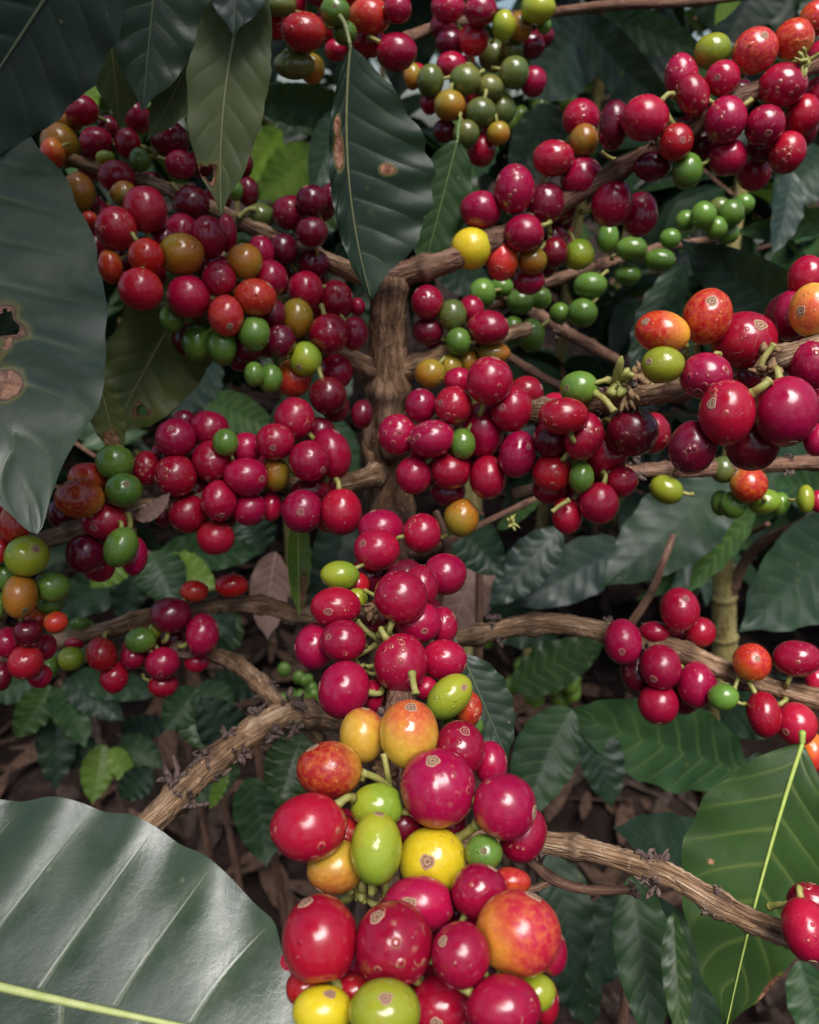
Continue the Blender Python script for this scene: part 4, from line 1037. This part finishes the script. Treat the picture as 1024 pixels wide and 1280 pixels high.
# fruit packed deeper inside each bunch, seen only through the gaps
rf = np.random.default_rng(77)
for bi, (where, (y0, d0, y1, d1), rows) in enumerate(BUNCHES):
    m = [c for c in CH if c['b'] == bi and c['lay'] < 3]
    if 'sparse' in where or 'pair' in where: continue
    cols = [c['c'] for c in m]
    for k in range(max(2, int(len(m) * (.9 if bi < 4 else .5)))):
        a, b_ = rf.choice(len(m), 2, replace=False)
        if math.hypot(m[a]['x'] - m[b_]['x'], m[a]['y'] - m[b_]['y']) > 4.2 * m[a]['px']: continue
        t = rf.uniform(.35, .65)
        x = m[a]['x'] * t + m[b_]['x'] * (1 - t) + rf.normal(0, 9); y = m[a]['y'] * t + m[b_]['y'] * (1 - t) + rf.normal(0, 9)
        s = .5 * (m[a]['px'] + m[b_]['px']) * rf.uniform(1.6, 1.95)
        col = 'e' if cols.count('e') + cols.count('g') > len(cols) * .5 else rf.choice(['d', 'c'])
        d = .5 * (m[a]['d'] + m[b_]['d'])
        CH.append(dict(x=x, y=y, w=s, h=s * rf.uniform(.95, 1.15), rot=0.0, c=str(col), lay=3, b=bi, sc=None, d=d + 1.3 * s * d / F, px=s * .52))

def settle(it=260):
    n = len(CH)
    xy = np.array([[(c['x'] - 512) / F, -(c['y'] - 640) / F, -1.0] for c in CH])
    d = np.array([c['d'] for c in CH]); d00 = d.copy()
    pr = np.array([c['px'] for c in CH]) / F
    lay = np.array([c['lay'] + 1e-4 * i for i, c in enumerate(CH)])
    for _ in range(it):
        P = xy * d[:, None]; R = pr * d
        D = np.linalg.norm(P[:, None] - P[None], axis=2)
        need = .86 * (R[:, None] + R[None])
        pen = np.triu(need - D, 1)
        I, J = np.nonzero(pen > 1e-5)
        if not len(I): break
        mv = np.zeros(n)
        for i, j in zip(I, J):
            dd = d[i] - d[j]
            front_i = dd < 0 if abs(dd) > .0015 else lay[i] < lay[j]
            st = min(.0012, pen[i, j] * .5)
            mv[i] += -st if front_i else st * 1.15
            mv[j] += st * 1.15 if front_i else -st
        d = d + np.clip(mv, -.002, .002)
        d = d + (d00 - d) * .006
    for c, v in zip(CH, d): c['d'] = float(v)
    P = xy * d[:, None]; R = pr * d
    D = np.linalg.norm(P[:, None] - P[None], axis=2)
    pen = np.triu(1 - D / (R[:, None] + R[None]), 1)
    print('cherries', n, 'max shift', np.abs(d - d00).max(), 'overlaps>15%', int((pen > .15).sum()), 'max pen', pen.max())
settle()

PW = np.array([at(c['x'], c['y'], c['d']) for c in CH]); RW = np.array([c['px'] * c['d'] / F for c in CH])
DW = np.linalg.norm(PW[:, None] - PW[None], axis=2)
for i, c in enumerate(CH):
    c['touch'] = [(PW[j], RW[j]) for j in np.nonzero((DW[i] < RW[i] + RW) & (DW[i] > 1e-6))[0]]

KEEP = 300
order = sorted(range(len(CH)), key=lambda i: -(CH[i]['w'] * CH[i]['h'] * (1, .9, .6, .12)[CH[i]['lay']]))
for k, i in enumerate(order): CH[i]['own'] = k < KEEP

def cherry_geo(c, r, hi):
    """local surface of one fruit: pole at the scar, seam groove, small lumps. Returns verts (world), faces, blush, P, scar point, normals"""
    d = c['d']; P = at(c['x'], c['y'], d)
    tx, ty = (c['x'] - 512) / F, -(c['y'] - 640) / F
    off = math.hypot(tx, ty); ct = 1 / math.sqrt(1 + off * off)
    ra, rb = .5 * c['w'] * d / F, .5 * c['h'] * d / F
    if off > .05:
        cx, cy = abs(tx / off), abs(ty / off)
        ra *= 1 - (1 - ct) * cx; rb *= 1 - (1 - ct) * cy
    rc = .5 * (ra + rb)
    th = math.radians(-c['rot'])
    rd = unit(P - CAM)
    A0 = unit(RIGHT - rd * (RIGHT @ rd)); B0 = unit(np.cross(-rd, A0)); Z = -rd
    A = A0 * math.cos(th) + B0 * math.sin(th); B = -A0 * math.sin(th) + B0 * math.cos(th)
    if c['sc'] is not None:
        ox = (c['sc'][0] - c['x']) * d / F; oy = -(c['sc'][1] - c['y']) * d / F
        nx = (ox * math.cos(th) + oy * math.sin(th)) / ra; ny = (-ox * math.sin(th) + oy * math.cos(th)) / rb
        q = nx * nx + ny * ny
        if q > .92: nx *= math.sqrt(.92 / q); ny *= math.sqrt(.92 / q); q = .92
        n = np.array([nx, ny, math.sqrt(1 - q)])
    else:
        dx, dy = c['x'] - c['bx'], -(c['y'] - c['by'])
        L = math.hypot(dx, dy) + 1e-6
        n = np.array([dx / L, dy / L, 0]) + r.standard_normal(3) * .3
        n[2] = 0; n = unit(n); n[2] = r.uniform(.0, .32); n = unit(n)
    e1 = unit(np.cross(n, [0.3, .2, .9] if abs(n[2]) < .9 else [1, 0, 0])); e2 = np.cross(n, e1)
    nr, ns = (26, 40) if hi else (15, 22)
    tht = np.linspace(0, math.pi, nr); phi = np.linspace(0, 2 * math.pi, ns, endpoint=False)
    TH, PH = np.meshgrid(tht, phi, indexing='ij')
    rad = 1 - .05 * np.exp(-(TH / .34) ** 2) - .06 * np.exp(-((math.pi - TH) / .3) ** 2)
    p0 = r.uniform(0, 6.28)
    rad -= .014 * (np.exp(-((np.sin(PH - p0)) / .16) ** 2)) * np.sin(TH) * (r.uniform(.2, 1) if r.uniform() > .14 else r.uniform(2.5, 4))
    for k in range(3):
        m = r.integers(1, 4); rad += r.uniform(.005, .021) * np.sin(m * PH + r.uniform(0, 6)) * np.sin(TH) ** m * np.cos(TH * r.uniform(.6, 1.6) + r.uniform(0, 3))
    if hi:
        for k in range(int(r.integers(4, 12))):       # little pocks
            tt, pp = r.uniform(.4, 2.4), r.uniform(0, 6.28); s = r.uniform(.04, .09)
            dd = (TH - tt) ** 2 + (np.sin(TH) * (np.angle(np.exp(1j * (PH - pp))))) ** 2
            rad += r.choice([-.022, .014]) * np.exp(-dd / s ** 2)
    U = (np.cos(TH)[..., None] * n + np.sin(TH)[..., None] * (np.cos(PH)[..., None] * e1 + np.sin(PH)[..., None] * e2)) * rad[..., None]
    loc = U * np.array([ra, rb, rc])
    W = P + loc[..., :1] * A + loc[..., 1:2] * B + loc[..., 2:] * Z
    V = W.reshape(-1, 3)
    for (Q, rj) in c['touch']:                  # pressed flat where it meets its neighbours
        D = np.linalg.norm(Q - P); dv = (Q - P) / D; ri = c['px'] * d / F
        h = D * ri / (ri + rj) - .00012
        s = (V - P) @ dv - h
        s = np.where(s > 0, s * .96, np.where(s > -.0009, (s + .0009) ** 2 / .0036 * .6, 0))
        V = V - s[:, None] * dv
    def surf(v, k=1.0):
        q = np.array(v) * np.array([ra, rb, rc]) * k
        return P + q[0] * A + q[1] * B + q[2] * Z
    bd = unit(n + .35 * r.standard_normal(3))
    if c.get('bv'): bd = unit([c['bv'][0], -c['bv'][1], .35])
    blush = (U @ bd).ravel()
    return V, grid_faces(nr, ns, True), blush, P, surf, n, e1, e2, .5 * (ra + rb), (A, B, Z)

def scar_mesh(c, surf, n, e1, e2, r, parent, P, big):
    """the round scar at the fruit's end: a corky disc with a raised rim, lying on the skin"""
    ns = 20 if big else 12
    base = r.uniform(.17, .21) if big else r.uniform(.14, .18)
    prof = [(0.02, .955), (.35, .958), (.5, .972), (.62, .960), (.82, .965), (1.0, .985), (1.12, .968), (1.2, .93)]
    V = []
    for (q, k) in prof:
        for j in range(ns):
            a = 2 * math.pi * j / ns
            t = base * q * (1 + .09 * math.sin(3 * a + base * 90) + .06 * math.sin(5 * a))
            v = math.cos(t) * n + math.sin(t) * (math.cos(a) * e1 + math.sin(a) * e2)
            V.append(surf(v, k + .003 * r.standard_normal()))
    return mesh_obj('scar', V, grid_faces(len(prof), ns, True), (M_CALYXS if c['c'] in 'crd' and c['px'] < 36 else M_CALYX) if c['c'] in 'crmoyldp' else M_CALYXG, parent, P, {'ring': np.repeat([q / 1.2 for q, _ in prof], ns)})

for bi in range(len(BUNCHES)):
    m = [c for c in CH if c['b'] == bi]
    bx = sum(c['x'] for c in m) / len(m); by = sum(c['y'] for c in m) / len(m); bd_ = sum(c['d'] for c in m) / len(m)
    for c in m: c['bx'], c['by'], c['bd'] = bx, by, bd_

# ---- labels: what sets a cherry apart inside its bunch
ORD = ['', 'second', 'third', 'fourth', 'fifth', 'sixth', 'seventh', 'eighth', 'ninth', 'tenth', 'eleventh', 'twelfth', 'thirteenth', 'fourteenth', 'fifteenth', 'sixteenth', 'seventeenth', 'eighteenth', 'nineteenth', 'twentieth']
def label_all():
    used = set()
    for bi, (where, _, _) in enumerate(BUNCHES):
        m = [c for c in CH if c['b'] == bi and c['own']]
        by = {}
        for c in m: by.setdefault(c['c'], []).append(c)
        singles = [v[0] for k_, v in by.items() if len(v) == 1 and k_ not in 'dce']
        for col, v in by.items():
            wd = CW[col]
            if len(v) == 1:
                v[0]['label'] = f"{'clearest' if col in 'dce' else 'only'} {wd} cherry in the {where}"
                continue
            rest = list(v)
            big = sorted(v, key=lambda c: -c['w'] * c['h'])
            if big[0]['w'] * big[0]['h'] > 1.3 * big[1]['w'] * big[1]['h']:
                big[0]['label'] = f'largest {wd} cherry in the {where}'; rest.remove(big[0])
            sc = [c for c in rest if c['sc']]
            if len(sc) == 1:
                sc[0]['label'] = f'{wd} cherry showing a round scar in the {where}'; rest.remove(sc[0])
            # the one beside the only fruit of another colour
            for s in singles:
                near = sorted(rest, key=lambda c: math.hypot(c['x'] - s['x'], c['y'] - s['y']))
                if len(near) > 2:
                    a, b_ = [math.hypot(c['x'] - s['x'], c['y'] - s['y']) for c in near[:2]]
                    if a < 1.1 * (near[0]['px'] + s['px']) and b_ > a * 1.15:
                        near[0]['label'] = f'{wd} cherry touching the only {CW[s["c"]]} of the {where}'; rest.remove(near[0])
            if len(v) == len(rest) + 0 and len(rest) == 1: rest[0]['label'] = f'only {wd} cherry in the {where}'
            v2 = sorted(v, key=lambda c: c['y'])
            for c in rest:
                k = v2.index(c); K = len(v2)
                if k == 0: q = 'topmost'
                elif k == K - 1: q = 'lowest'
                elif k < (K + 1) // 2: q = ORD[k] + ' highest'
                else: q = ORD[K - 1 - k] + ' lowest'
                c['label'] = f'{q} {wd} cherry in the {where}'
    for c in CH:
        if c['own'] and len(c['label'].split()) > 14: print('LONG', len(c['label'].split()), c['label'])
    lab = [c['label'] for c in CH if c['own']]
    print('labels', len(lab), 'unique', len(set(lab)), 'longest', max(len(x.split()) for x in lab))
label_all()

SM = {'V': [], 'F': [], 'M': [], 'B': []}
codes = list(MC)
nsc = 0
for ci, c in enumerate(CH):
    r = np.random.default_rng(1000 + ci)
    big = c['px'] > 30
    V, f, bl, P, surf, n, e1, e2, rad, (A, B, Z) = cherry_geo(c, r, big)
    if not c['own']:
        k = sum(len(x) for x in SM['V'])
        SM['V'].append(V); SM['F'] += [tuple(j + k for j in q) for q in f]; SM['B'].append(bl); SM['M'] += [codes.index(c['c'])] * len(f)
        continue
    o = mesh_obj('coffee_cherry', V, f, MC[c['c']], None, P, {'blush': bl})
    tag(o, c['label'], 'coffee cherry', 'cherries in the ' + BUNCHES[c['b']][0])
    if c['sc'] is not None or n[2] > .12:
        scar_mesh(c, surf, n, e1, e2, r, o, P, big)
    # the stalk runs from the fruit's other end towards the bunch's branch
    S = surf(-n, .93)
    ctr = at(c['bx'], c['by'], c['bd'] + .004)
    dn = unit(unit(S - P) * 1.0 + .6 * unit(ctr - S) + .8 * unit(P - CAM))
    Ls = rad * r.uniform(.55, .85)
    Cs = catmull([S, S + unit(S - P) * Ls * .5, S + dn * Ls], 8)
    v2, f2, *_ = tube(Cs, rad * .11 * np.array([1.5, 1.15, 1, 1, 1, 1.05, 1.2, 1.5]), 8)
    mesh_obj('stalk', v2, f2, M_STALK, o, P)
if SM['V']:
    o = mesh_obj('small_berries', np.vstack(SM['V']), SM['F'], [MC[k] for k in codes], None, (0, .3, .9), {'blush': np.concatenate(SM['B'])}, SM['M'])
    tag(o, 'small half hidden coffee cherries packed deep inside the bunches', 'coffee cherries', None, 'stuff')
